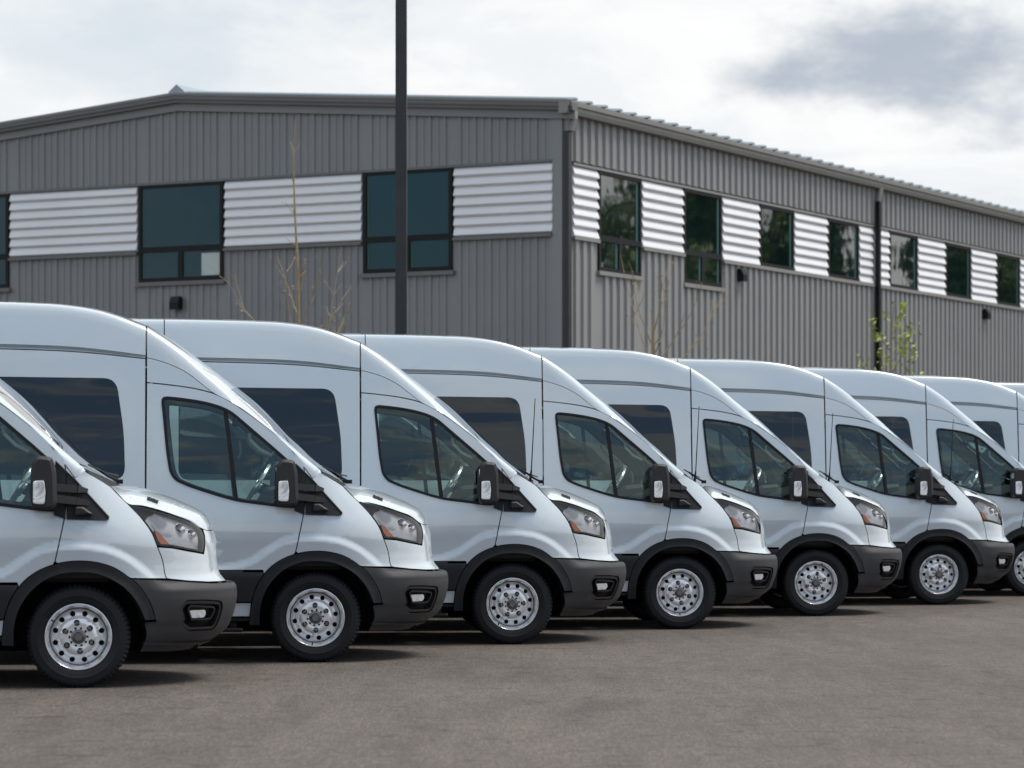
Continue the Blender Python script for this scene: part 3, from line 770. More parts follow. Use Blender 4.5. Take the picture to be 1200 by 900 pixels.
    # ---- cabin
    for sd in (1, -1):
        big = [(-1.26, .66), (-.56, .68), (-.44, .85), (-.2, .96), (-.11, 1.05), (-.09, 1.40)] + [tuple(p+np.array((0, -.012))) for p in DOOR_TOP[::-1] if p[0] > -1.26 and p[1] > 1.42] + [(-1.26, 2.105)]
        panel('door_lining', root, 'trim_grey', big, holes=[inset(DOOR_WIN, .016)], side=sd, off=-.045, shrink=0, flange=0, step=.07)
        panel('side_lining', root, 'trim_grey', [(XR+.1, .66), (-1.30, .66), (-1.30, 2.30), (-2.4, 2.36), (XR+.1, 2.36)], holes=[inset(rwin(-2.80, -1.462), .012), inset(rwin(-3.78, -2.97), .012), inset(rwin(-4.74, -3.90), .012)], side=sd, off=-.05, shrink=0, flange=0, step=.09)
        # bright fold-away grab handle on the windscreen pillar
        b = MB(); pts = []
        for (u_, z_, o_) in ((-.50, 1.735, -.07), (-.49, 1.69, -.115), (-.42, 1.62, -.12), (-.33, 1.575, -.115), (-.31, 1.60, -.07)):
            xx, aa, zz = (float(q_[0]) for q_ in surf(np.array([u_]), np.array([z_]), o_)); pts.append((xx, -sd*aa, zz))
        b.tube(pts, .014, 7); b.build('grab_handle', ['trim_pale'], root, smooth=True)
    Hr = mirror_rows(roof_rows(.045)); link('headliner', grid_mesh('headliner', Hr, ['trim_pale']), root)
    Hc = mirror_rows(cap_rows(.03, 10, 30, .035)); ssh = np.linspace(.03, 10, 30)
    link('pillar_trim', grid_mesh('pillar_trim', Hc, ['trim_pale'], keep=lambda i, j: not (ssh[i] >= WS_TOP-.1 and gi-1 <= j < nC-gi)), root)
    b = MB(); b.box((-2.75, 0, .66), (4.2, 1.9, .06)); b.build('cabin_floor', ['seat_cloth'], root)
    b = MB(); dp = [(-.42, .75), (-.40, 1.10), (-.30, 1.24), (-.12, 1.285), (.10, 1.34), (.22, 1.33), (.22, .7), (-.2, .7)]
    v, f = prism_geo(round_poly(dp, .05, 3), -.90, .90, .03); b.add(v, f)
    v, f = prism_geo(round_poly([(-.44, 1.20), (-.36, 1.33), (-.16, 1.35), (-.14, 1.22), (-.36, 1.12)], .03, 3), .22, .66, .03); b.add(v, f)
    b.build('dashboard', ['dash_plastic'], root)
    sw = MB(); c = Vector((-.43, .44, 1.335)); tilt = math.radians(58)
    ax = Vector((-math.sin(tilt), 0, math.cos(tilt))); e1 = Vector((0, 1, 0)); e2 = ax.cross(e1)
    pts = [c + (e1*math.cos(q_)+e2*math.sin(q_))*.195 for q_ in np.linspace(0, 2*math.pi, 29)]
    sw.tube(pts, .017, 8, m=1, cap=False)
    for q_ in (0, math.pi, -math.pi/2, ): sw.bar(c, c+(e1*math.cos(q_)+e2*math.sin(q_))*.19, .05, .02, m=1)
    sw.bar(c, c+Vector((.26, 0, -.10)), .09, .09, m=0); sw.tube([c-ax*.03, c+ax*.02], .06, 14, m=1)
    sw.build('steering_wheel', ['rubber_trim', 'silver_wheel'], root, smooth=True)
    for yy in (-.50, .50):
        st = MB(); prof = round_poly([(-1.30, .98), (-.80, 1.02), (-.79, .90), (-1.30, .86)], .05, 3)
        v, f = prism_geo(prof, yy-.25, yy+.25, .05); st.add(v, f); st.box((-1.05, yy, .76), (.42, .40, .22))
        s = st.build('seat', ['seat_cloth'], root)
        bk = round_poly([(-1.28, .95), (-1.14, .98), (-1.24, 1.40), (-1.30, 1.60), (-1.40, 1.60), (-1.40, 1.35)], .05, 3)
        v, f = prism_geo(bk, yy-.25, yy+.25, .06); MB().add(v, f).build('seat_back', ['seat_cloth'], s)
        hr = round_poly([(-1.42, 1.63), (-1.32, 1.64), (-1.31, 1.80), (-1.38, 1.83), (-1.43, 1.80)], .03, 3)
        v, f = prism_geo(hr, yy-.13, yy+.13, .03); MB().add(v, f).build('headrest', ['seat_cloth'], s)
    for xx in (-2.1, -2.95, -3.8):
        for y0, y1 in ((-.88, -.42), (.02, .88)):
            st = MB(); v, f = prism_geo(round_poly([(xx-.1, .95), (xx+.38, 1.0), (xx+.38, .90), (xx-.1, .86)], .04, 2), y0, y1, .04); st.add(v, f)
            v, f = prism_geo(round_poly([(xx-.08, .95), (xx+.04, .98), (xx-.08, 1.60), (xx-.18, 1.60)], .04, 2), y0, y1, .05); st.add(v, f)
            st.build('bench_seat', ['seat_cloth'], root)
    MB().box((-.60, 0, 1.84), (.05, .24, .07), bev=.02).build('inner_mirror', ['plastic_black'], root)
    return root
# ------------------------------------------------------------------ ground
def asphalt_b(t, b):
    c = objco(t)
    big = noise(t, mapping(t, c, (.16, .20, 1)), 1.0, 5, .62, .3)
    mid = noise(t, mapping(t, c, (2.6, .42, 1), (3, 1, 0)), 1.0, 6, .65, .6)
    patch = noise(t, mapping(t, c, (7, 1.3, 1), (1, 7, 0)), 1.0, 4, .6)
    fine = noise(t, mapping(t, c, (70, 12, 1)), 1.0, 4, .75); grain = noise(t, mapping(t, c, (34, 4.5, 1), (5, 2, 0)), 1.0, 3, .7)
    s_ = mathn(t, 'ADD', mathn(t, 'MULTIPLY', big, .42), mathn(t, 'ADD', mathn(t, 'MULTIPLY', mid, .36), mathn(t, 'MULTIPLY', patch, .22)))
    base = ramp(t, s_, [(.37, (.060, .049, .0425)), (.5, (.090, .075, .0655)), (.62, (.116, .097, .085))], 'LINEAR')
    col = mix(t, .95, base, ramp(t, fine, [(.28, .42), (.5, 1.0), (.72, 1.6)], 'LINEAR'), 'MULTIPLY')
    col = mix(t, .8, col, ramp(t, grain, [(.30, .65), (.5, 1.0), (.70, 1.28)], 'LINEAR'), 'MULTIPLY')
    pits = ramp(t, noise(t, mapping(t, c, (3.4, 4.2, 1), (9, 4, 0)), 1.0, 6, .7, .5), [(.565, 1.0), (.64, .52)], 'EASE')
    col = mix(t, .8, col, pits, 'MULTIPLY')
    oil = ramp(t, noise(t, mapping(t, c, (.8, .35, 1), (2, 8, 0)), 1.0, 3, .5, .3), [(.62, 1.0), (.74, .70)], 'EASE')
    col = mix(t, .8, col, oil, 'MULTIPLY')
    t.links.new(col, b.inputs['Base Color'])
    bp = t.nodes.new('ShaderNodeBump'); bp.inputs['Strength'].default_value = .5; bp.inputs['Distance'].default_value = .008
    t.links.new(fine, bp.inputs['Height']); t.links.new(bp.outputs[0], b.inputs['Normal'])
mat('asphalt', (.13, .12, .115), .86, build=asphalt_b)
mat('concrete', (.36, .35, .33), .85, build=vary(3, .15, bump=.3, bscale=60))
mat('bark_mulch', (.075, .050, .034), .95, build=vary(14, .5, bump=.8, bscale=40))
mat('far_ground', (.09, .11, .055), .95, build=vary(.08, .3))
def sheet(name, x0, x1, y0, y1, z, m, n=1):
    me = make_mesh(name, [(x0, y0, z), (x1, y0, z), (x1, y1, z), (x0, y1, z)], [(0, 1, 2, 3)], m, None, False)
    o = link(name, me); o['kind'] = 'structure'; return o
sheet('ground', -1200, 1200, -600, 1800, -.006, 'far_ground')
sheet('parking_lot', -70, 95, -30, 120, 0, 'asphalt')

# ------------------------------------------------------------------ industrial building
BC = Vector((.945, 54, 0)); D1 = Vector((-.879, .477, 0)).normalized(); D2 = Vector((.477, .879, 0)).normalized()
GW, LEN, APEX, EAVE = 17.1, 46.0, 8.86, 8.20
BT, BB = 7.285, 5.975          # white band, top and bottom
class Face:
    """wall coordinates: t along the wall from the corner, o outward, z up"""
    def __init__(s, d, n): s.d, s.n = d, n
    def __call__(s, t, o, z): p = s.d*t + s.n*o; return (p.x, p.y, z)
    def box(s, b, t0, t1, o0, o1, z0, z1, m=0):
        v = [s(t, o, z) for t in (t0, t1) for o in (o0, o1) for z in (z0, z1)]
        return b.add(v, [(0, 1, 3, 2), (4, 6, 7, 5), (0, 4, 5, 1), (2, 3, 7, 6), (0, 2, 6, 4), (1, 5, 7, 3)], m)
GF = Face(D1, -D2); RF = Face(D2, -D1)
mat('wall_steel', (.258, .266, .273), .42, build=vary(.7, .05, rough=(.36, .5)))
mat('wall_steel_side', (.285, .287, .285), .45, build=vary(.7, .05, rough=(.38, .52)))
mat('trim_steel', (.155, .155, .157), .45, build=vary(1, .06))
mat('trim_light', (.26, .255, .245), .5, build=vary(1, .06))
mat('band_white', (.82, .83, .85), .38, build=vary(1.2, .03))
mat('roof_metal', (.30, .36, .40), .45, build=vary(.6, .08))
mat('frame_black', (.007, .008, .010), .5, spec=.25)
mat('pole_paint', (.020, .021, .024), .35, build=vary(8, .3))
mat('jamb_teal', (.035, .10, .095), .35)
mat('blind_pale', (.55, .62, .60), .8)  # colour of the board standing in for a lit pane
def wglass(t, b):
    c = objco(t); bp = t.nodes.new('ShaderNodeBump'); bp.inputs['Strength'].default_value = .03; bp.inputs['Distance'].default_value = .1
    t.links.new(noise(t, c, 1.1, 2), bp.inputs['Height']); t.links.new(bp.outputs[0], b.inputs['Normal'])
mat('office_glass', (.003, .016, .022), .015, spec=.5, build=wglass); MATS['office_glass'].node_tree.nodes['Principled BSDF'].inputs['Specular Tint'].default_value = (.55, .86, 1., 1)
mat('office_glass_side', (.004, .012, .012), .028, spec=.5, build=wglass); MATS['office_glass_side'].node_tree.nodes['Principled BSDF'].inputs['IOR'].default_value = 2.4; MATS['office_glass'].node_tree.nodes['Principled BSDF'].inputs['IOR'].default_value = 1.58
bld = link('industrial_building', None, None, BC)
tag(bld, 'grey ribbed steel warehouse with white corrugated window band behind the vans', 'building')
def rib_panel(F, t0, t1, z0, ztop, ribs, m, rw=.045, rd=.036, fl=.018):
    """one wall sheet: flat pan with raised trapezoid ribs; ztop(t) gives the cut upper edge"""
    ts = [t0]
    for r in ribs: ts += [r-rw/2-fl, r-rw/2, r+rw/2, r+rw/2+fl]
    if F is GF and ribs and t1-t0 > .3: r = (ribs[0]+rw/2+fl+t1)/2; ts += [r-.03, r-.018, r+.018, r+.03]
    ts.append(t1); os_ = [0]
    for r in ribs: os_ += [0, rd, rd, 0]
    if len(ts) > len(os_)+1: os_ += [0, .018, .018, 0]
    os_.append(0)
    v = []
    for t, o in zip(ts, os_): v += [F(t, .02+o, z0), F(t, .02+o, ztop(t))]
    f = [(2*i, 2*i+2, 2*i+3, 2*i+1) for i in range(len(ts)-1)]
    if F is GF: f = [q[::-1] for q in f]
    return make_mesh('wall_panel', v, f, [m], None, False)
gable_z = lambda t: EAVE-.12 + (APEX-EAVE)*(1 - abs(t-GW/2)/(GW/2))
rake = lambda t: EAVE + (APEX-EAVE)*(1 - abs(t-GW/2)/(GW/2))
# solid core behind the sheets
b = MB(); v = []
for t, z in ((0, EAVE-.1), (GW/2, APEX-.1), (GW, EAVE-.1)):
    pass
prof = [(0.02, 0), (0.02, EAVE-.15), (GW/2, APEX-.15), (GW-.02, EAVE-.15), (GW-.02, 0)]
for o in (0, -LEN): v += [GF(t, o, z) for t, z in prof]
b.add(v, [(0, 1, 2, 3, 4), (9, 8, 7, 6, 5)] + [(i, (i+1) % 5, 5+(i+1) % 5, 5+i) for i in range(5)])
b.build('wall_core', ['trim_steel'], bld)
GWIN = [(2.33, 4.29), (7.51, 9.54), (12.80, 14.80)]
RWIN = [(1.36+3.77*i, 3.18+3.77*i) for i in range(12)]
def cut(t0, t1, wins):
    return any(t0 < b_-.02 and t1 > a_+.02 for a_, b_ in wins)
# gable sheets (one rib each), split round the windows
P1 = .325; edges = sorted(set([.17+P1*i for i in range(53)] + [w for q in GWIN for w in q])); edges = [e for e in edges if e < GW-.1]
for a_, b_ in zip(edges[:-1], edges[1:]):
    if b_-a_ < .03: continue
    k = round((a_-.17)/P1); rb = [.17+P1*k+.05] if a_ < .17+P1*k+.02 and b_ > .17+P1*k+.10 else []
    link('wall_panel', rib_panel(GF, a_, b_, BT+.05, gable_z, rb, 'wall_steel'), bld)
    low = 5.30 if cut(a_, b_, GWIN) else BB-.04
    link('wall_panel', rib_panel(GF, a_, b_, 0, lambda t: low, rb, 'wall_steel'), bld)
# long side sheets: three ribs each
P2 = .305
for upper in (True, False):
    edges = sorted(set([.30+P2*3*i for i in range(50)] + ([] if upper else [w for q in RWIN[:2] for w in q]))); edges = [e for e in edges if e <= LEN]
    for a_, b_ in zip(edges[:-1], edges[1:]):
        if b_-a_ < .03: continue
        rb = [r for r in (.30+P2*(k+.5) for k in range(160)) if a_+.085 < r < b_-.085]
        if upper: link('wall_panel', rib_panel(RF, a_, b_, BT+.04, lambda t: EAVE-.03, rb, 'wall_steel_side', .13, .050, .024), bld)
        else:
            low = 5.30 if cut(a_, b_, RWIN[:2]) else BB-.04
            link('wall_panel', rib_panel(RF, a_, b_, 0, lambda t: low, rb, 'wall_steel_side', .13, .050, .024), bld)
# white corrugated band: each wave its own slat
def band(F, t0, t1, zt, zb, n=7):
    pnl = MB(); F.box(pnl, t0, t1, -.02, .012, zb, zt); p = pnl.build('band_panel', ['band_white'], bld)
    h = (zt-zb)/n
    pr = [(.014, 1.0), (.022, .98), (.042, .82), (.064, .52), (.080, .27), (.082, .20), (.074, .14), (.038, .07), (.018, .03), (.014, 0)]
    base = None
    for k in range(n):
        z0 = zb + h*k
        v = [F(t, o, z0+q*h) for t in (t0, t1) for o, q in pr]; m = len(pr)
        f = [(i, i+1, m+i+1, m+i) for i in range(m-1)] + [tuple(range(m))[::-1], tuple(range(m, 2*m))]
        me = make_mesh('slat', v, f, ['band_white'], None, True) if base is None else base
        if base is None: base = me; zz = z0
        link('slat', base, p, (0, 0, z0-zz))
gb = [(.20, 2.29)] + [(4.33, 7.47), (9.58, 12.76), (14.84, 16.9)]
for a_, b_ in gb: band(GF, a_, b_, BT, BB)
rbands = [(.30, 1.33)] + [(RWIN[i][1]+.04, RWIN[i+1][0]-.04) for i in range(11)]
for a_, b_ in rbands:
    if a_ < 15.45 < b_: band(RF, a_, 15.38, BT-.04, BB-.06); band(RF, 15.52, b_, BT-.04, BB-.06)
    else: band(RF, a_, b_, BT-.04, BB-.06)
# windows
def window(F, t0, t1, z0, z1, split=None, jamb=False, bright_pane_board=False):
    fw = .075; b = MB()
    F.box(b, t0, t0+fw, -.02, .06, z0, z1); F.box(b, t1-fw, t1, -.02, .06, z0, z1)
    F.box(b, t0+fw, t1-fw, -.02, .058, z0, z0+fw); F.box(b, t0+fw, t1-fw, -.02, .058, z1-fw, z1)
    zs = z0+fw
    if split:
        F.box(b, t0+fw, t1-fw, -.02, .057, split-.055, split+.055); F.box(b, (t0+t1)/2-.06, (t0+t1)/2+.06, -.02, .056, z0+fw, split-.055)
    w = b.build('window', ['frame_black'], bld)
    panes = [(t0+fw, t1-fw, (split+.055) if split else z0+fw, z1-fw)]
    if split: panes += [(t0+fw, (t0+t1)/2-.06, z0+fw, split-.055), ((t0+t1)/2+.06, t1-fw, z0+fw, split-.055)]
    for p in panes:
        g = MB(); F.box(g, p[0]-.004, p[1]+.004, .010, .024, p[2]-.004, p[3]+.004); g.build('pane', ['office_glass' if F is GF else 'office_glass_side'], w)
        if jamb:
            j = MB(); F.box(j, p[1]-.11, p[1]-.004, .0255, .029, p[2], p[3]); j.build('pane_edge', ['jamb_teal'], w)
        else:
            j = MB(); F.box(j, p[1]-.045, p[1]-.004, .0255, .029, p[2], p[3]); j.build('pane_edge', ['jamb_teal'], w)
    if bright_pane_board:
        p = panes[1]; j = MB(); F.box(j, p[0]+.02, p[0]+.45, .0255, .030, p[2]+.02, p[3]-.05); j.build('blind', ['blind_pale'], w)  # added pale board, its colour imitating light seen through this pane
    s = MB(); F.box(s, t0-.05, t1+.05, .02, .10, z0-.085, z0-.005); s.build('window_sill', ['trim_light' if F is RF else 'trim_steel'], w)
for i, (a_, b_) in enumerate(GWIN): window(GF, a_, b_, 5.36, BT+.02, 6.0, bright_pane_board=(i == 1))
for i, (a_, b_) in enumerate(RWIN):
    if i < 2: window(RF, a_, b_, 5.36, BT-.03, 5.98, True)
    else: window(RF, a_, b_, BB-.03, BT-.03, None, True)
# trims along the band
for F, sp, mt, dz in ((GF, [(.2, GW-.1)], 'trim_steel', 0), (RF, [(.28, LEN)], 'trim_light', -.04)):
    for a_, b_ in sp:
        b = MB(); F.box(b, a_, b_, .018, .075, BT+dz+.003, BT+dz+.05); b.build('band_trim', [mt], bld)
    wins = GWIN if F is GF else RWIN[:2]; t = .2 if F is GF else .28
    for (x0, x1) in list(wins) + [(GW-.1 if F is GF else LEN, None)]:
        if x0-.03 > t: b = MB(); F.box(b, t, x0-.03, .018, .105, BB+dz-.065, BB+dz-.004); b.build('band_trim', ['trim_light' if F is RF else 'trim_steel'], bld)
        if x1: t = x1+.03
# corner trim, rake trim, gutter, roof
b = MB(); GF.box(b, .0, .195, .0, .062, 0, EAVE-.05); RF.box(b, 0, .24, .0, .03, 0, EAVE-.05); b.build('corner_trim', ['wall_steel'], bld)
def sweep_rake(name, prof, m, t0=-.30, t1=GW+.30):
    """profile (o, dz) carried up and down the gable slope"""
    n = len(prof); b = MB(); v = []
    for t in (t0, GW/2, t1):
        base = EAVE + (APEX-EAVE)*(1-abs(t-GW/2)/(GW/2)); v += [GF(t, o, base+dz) for o, dz in prof]
    f = [(k*n+i, k*n+(i+1) % n, (k+1)*n+(i+1) % n, (k+1)*n+i) for k in range(2) for i in range(n)] + [tuple(range(n)), tuple(range(2*n, 3*n))[::-1]]
    return b.add(v, f).build(name, [m], bld)
sweep_rake('rake_trim', [(.0, .02), (.20, .02), (.205, .085), (.235, .085), (.24, .16), (.0, .16)], 'trim_steel')
sweep_rake('rake_trim', [(.0, .163), (.25, .163), (.255, .205), (.0, .205)], 'trim_light')
sweep_rake('rake_trim', [(.0, -.13), (.10, -.13), (.11, .018), (.0, .018)], 'wall_steel')
g = MB(); pr = [(.03, -.02), (.20, -.02), (.225, .05), (.225, .10), (.26, .12), (.265, .205), (.03, .205)]
v = [RF(t, o, EAVE-.03+dz) for t in (-.25, LEN) for o, dz in pr]; n = len(pr)
g.add(v, [(i, (i+1) % n, n+(i+1) % n, n+i) for i in range(n)] + [tuple(range(n))[::-1], tuple(range(n, 2*n))]); g.build('gutter', ['trim_light'], bld)
# roof slopes with standing ribs
for sgn in (0, 1):
    b = MB(); t0, t1 = ((-.20, GW/2) if sgn == 0 else (GW/2, GW+.20))
    v = [GF(t, o, rake(t)+.17+dz) for t in (t0, t1) for o in (.20, -LEN-.2) for dz in (0, .06)]
    b.add(v, [(0, 1, 3, 2), (4, 6, 7, 5), (0, 4, 5, 1), (2, 3, 7, 6), (0, 2, 6, 4), (1, 5, 7, 3)]); b.build('roof', ['roof_metal'], bld)
rib0 = None
for k in range(74):
    o = .10 - k*.62
    if rib0 is None:
        pts = [(-.085, 0), (-.05, .042), (.05, .042), (.085, 0)]
        v = [GF(t, a_, rake(t)+.228+z) for t in (-.27, GW/2) for a_, z in pts]
        rib0 = make_mesh('roof_rib', v, [(0, 1, 5, 4), (1, 2, 6, 5), (2, 3, 7, 6), (0, 3, 2, 1), (4, 5, 6, 7)], ['roof_metal'], None, False)
    link('roof_rib', rib0, bld, tuple(-D2 * (o-.1) * 1.0))
b = MB(); v = [GF(t, o, z) for o in (.16, -LEN) for t, z in ((GW/2-.20, APEX+.20), (GW/2-.18, APEX+.25), (GW/2, APEX+.385), (GW/2+.18, APEX+.25), (GW/2+.20, APEX+.20))]
b.add(v, [(i, (i+1) % 5, 5+(i+1) % 5, 5+i) for i in range(5)] + [(0, 1, 2, 3, 4), (9, 8, 7, 6, 5)]); b.build('ridge_vent', ['roof_metal'], bld)
# downpipes and wall lamps
for t, m in ((.03, 'pole_paint'), (15.45, 'frame_black')):
    b = MB(); ob = .03 if t < 1 else .10; RF.box(b, t-.06, t+.06, ob, ob+.10, 0.1, EAVE-.35)
    d = b.build('downpipe', [m], bld)
    e = MB(); e.tube([RF(t, .15, EAVE-.36), RF(t+.02, .17, EAVE-.20), RF(t+.06, .19, EAVE-.04)], .065, 8); e.build('downpipe_elbow', ['trim_light'], d)
def wall_lamp(F, t, z, label):
    o = link('wall_lamp', None, None, BC + Vector(F(t, .02, z))); tag(o, label, 'wall light', 'box lights on the building walls')
    b = MB(); n = F.n; a = F.d
    pts = [(0, .14), (.08, .14), (.14, .02), (.14, -.12), (0, -.12)]
    v = [tuple(a*s*.105 + n*(o_+.05) + Vector((0, 0, z_))) for s in (-1, 1) for o_, z_ in pts]
    b.add(v, [(0, 1, 2, 3, 4), (9, 8, 7, 6, 5)] + [(i, (i+1) % 5, 5+(i+1) % 5, 5+i) for i in range(5)]); b.build('lamp_housing', ['frame_black'], o)
    b = MB(); v = [tuple(a*s*.085 + n*(o_+.05) + Vector((0, 0, z_))) for s in (-1, 1) for o_, z_ in ((.03, -.122), (.12, -.122), (.12, -.132), (.03, -.132))]
    b.add(v, [(0, 1, 2, 3), (7, 6, 5, 4)] + [(i, (i+1) % 4, 4+(i+1) % 4, 4+i) for i in range(4)]); b.build('lamp_lens', ['lamp_glass'], o)
    b = MB(); v = [tuple(a*s*.10 + n*o_ + Vector((0, 0, z_))) for s in (-1, 1) for o_, z_ in ((0, .11), (.055, .11), (.055, -.10), (0, -.10))]
    b.add(v, [(0, 1, 2, 3), (7, 6, 5, 4)] + [(i, (i+1) % 4, 4+(i+1) % 4, 4+i) for i in range(4)]); b.build('wall_plate', ['frame_black'], o)
wall_lamp(GF, 8.58, 4.91, 'small black box light under the gable window with the pale lower pane')
wall_lamp(RF, 7.80, 5.66, 'small black box light on the long wall nearer the building corner')
wall_lamp(RF, 23.0, 5.62, 'small black box light on the long wall near the right edge')

# ------------------------------------------------------------------ planting strip, kerb
def strip(name, F, t0, t1, o0, o1, z0, z1, m):
    b = MB(); F.box(b, t0, t1, o0, o1, z0, z1); o = b.build(name, [m], None, BC); o['kind'] = 'structure'
strip('planting_bed', GF, -4.2, GW, .25, 6.6, -.02, .10, 'bark_mulch'); strip('planting_bed', RF, .3, LEN, .25, 4.0, -.02, .10, 'bark_mulch')
strip('kerb', GF, -4.2, GW, 6.604, 6.76, -.02, .14, 'concrete'); strip('kerb', RF, -6.76, LEN, 4.204, 4.36, -.02, .14, 'concrete')

# ------------------------------------------------------------------ light pole
px, py = -1.40, 37.0
lp = link('light_pole', None, None, (px, py, 0)); tag(lp, 'tall square black light pole rising out of the frame behind the vans', 'light pole')
b = MB(); b.bar((0, 0, .55), (0, 0, 9.6), .145, .145, up=(0, 1, 0), w2=.140, h2=.140); b.build('pole', ['pole_paint'], lp)
b = MB(); b.tube([(0, 0, 0), (0, 0, .54)], .28, 24); b.build('pole_base', ['concrete'], lp)
b = MB(); b.box((0, 0, .556), (.34, .34, .03)); b.build('base_plate', ['pole_paint'], lp)
b = MB(); b.box((.55, 0, 9.68), (.9, .34, .12), bev=.03); b.box((0, 0, 9.66), (.3, .12, .10)); b.build('lamp_head', ['pole_paint'], lp)

# ------------------------------------------------------------------ young trees
mat('twig_bark', (.34, .255, .14), .85, build=vary(12, .25))
mat('twig_grey', (.32, .26, .21), .85, build=vary(12, .25))
def leaf_b(t, b): vary(3, .35)(t, b)
mat('bud_leaf', (.36, .42, .05), .6, build=leaf_b)
mat('dry_bud', (.30, .23, .18), .8)
def sapling(x, y, h, r0, limbs, label, seed, m='twig_bark', leaves=0, lean=0., leafmat='bud_leaf', lsize=.05, start=.3):
    rd = random.Random(seed)
    o = link('young_tree', None, None, (x, y, .10)); tag(o, label, 'tree', 'young trees along the building')
    b = MB(); pts = []; n = 14
    for k in range(n+1):
        q = k/n; pts.append(Vector((lean*q*q + .05*math.sin(q*9+seed)*q, .05*math.cos(q*7+seed)*q, h*q)))
    b.tube(pts, [r0*(1-.88*(k/n)**.8) for k in range(n+1)], 7); b.build('trunk', [m], o, smooth=True)
    tips = []
    tw = MB()
    for L in limbs:
        q, az, ln, el = L; p = pts[int(q*n)].lerp(pts[min(n, int(q*n)+1)], q*n-int(q*n)); d = Vector((math.cos(az)*math.cos(el), math.sin(az)*math.cos(el), math.sin(el)))
        bp = [p]; c = p.copy()
        for k in range(7):
            d = (d + Vector((rd.uniform(-.14, .14), rd.uniform(-.14, .14), .11))).normalized(); c = c + d*ln/7; bp.append(c.copy())
            if k > 1 and rd.random() < .75:
                e = (d + Vector((rd.uniform(-.8, .8), rd.uniform(-.8, .8), .15))).normalized(); ln2 = ln*rd.uniform(.14, .3)
                tw.tube([c, c+e*ln2*.5, c+e*ln2+Vector((0, 0, ln2*.1))], [.0065, .005, .003], 4); tips += [c+e*ln2*.5, c+e*ln2]
            if k > 2: tips.append(c.copy())
        r1 = r0*.32*(1-q*.5)
        b2 = MB().tube(bp, [r1*(1-.82*k/7) for k in range(8)], 5); b2.build('limb', [m], o, smooth=True)
    for k in range(int(n*.55), n):
        for _ in range(2):
            e = Vector((rd.uniform(-1, 1), rd.uniform(-1, 1), rd.uniform(.4, 1.2))).normalized()*rd.uniform(.12, .34)
            tw.tube([pts[k], pts[k]+e*.6, pts[k]+e], [.006, .005, .003], 4); tips.append(pts[k]+e)
    tw.build('twigs', [m], o)['kind'] = 'stuff'
    lf = MB()
    for p in tips:
        for _ in range(leaves):
            c = p + Vector((rd.gauss(0, .06), rd.gauss(0, .06), rd.gauss(0, .07))); a = Vector((rd.gauss(0, 1), rd.gauss(0, 1), rd.gauss(0, 1))).normalized(); u = a.orthogonal().normalized(); w_ = a.cross(u)
            s = lsize*rd.uniform(.6, 1.3)
            lf.add([c-u*s, c-w_*s*.45+u*s*.1, c+u*s, c+w_*s*.45+u*s*.1, ], [(0, 1, 2, 3)])
    lb = lf.build('leaf', [leafmat], o); lb['kind'] = 'stuff'
    return o
R_ = math.radians
sapling(-3.42, 46.5, 7.0, .058, [(.44, 0.2, 1.3, .75), (.50, 3.3, 1.15, 1.0), (.47, 2.6, 1.9, .35), (.42, .5, 1.6, .5), (.53, 5.9, 1.0, 1.0), (.55, 2.3, .9, 1.1), (.36, 3.5, 1.2, .8), (.39, 6.0, 1.3, .9), (.60, .3, .6, 1.1), (.33, 2.9, 1.3, .8)], 'tallest bare sapling reaching the eave in front of the gable', 3, leaves=1, leafmat='dry_bud', lsize=.022)
sapling(-2.98, 45.8, 4.9, .035, [(.62, .2, .7, 1.1), (.64, 3.0, .6, 1.1), (.7, 5.8, .45, 1.2), (.55, 2.5, .6, .9)], 'thin bare sapling just left of the light pole', 5, leaves=1, m='twig_grey', leafmat='dry_bud', lsize=.022, lean=.25)
sapling(2.50, 51.5, 4.3, .075, [(.82, .15, 1.55, 1.05), (.83, 2.9, 1.5, 1.1), (.77, .3, 1.6, .8), (.76, 2.6, 1.9, .95), (.90, 6.0, 1.0, 1.15), (.70, .1, 2.1, .65)], 'forked bare sapling before the long wall near the building corner', 8, leaves=1, leafmat='dry_bud', lsize=.024)
sapling(7.98, 61.5, 5.0, .06, [(.35+.05*k, a, 1.55-.08*k, .85) for k, a in enumerate((.2, 3.0, 5.6, 1.8, 2.7, .1, 3.6, 5.9, .6, 2.4, 1.2))], 'young tree in bright green bud beside the black downpipe', 11, leaves=3, m='twig_grey', lsize=.062)

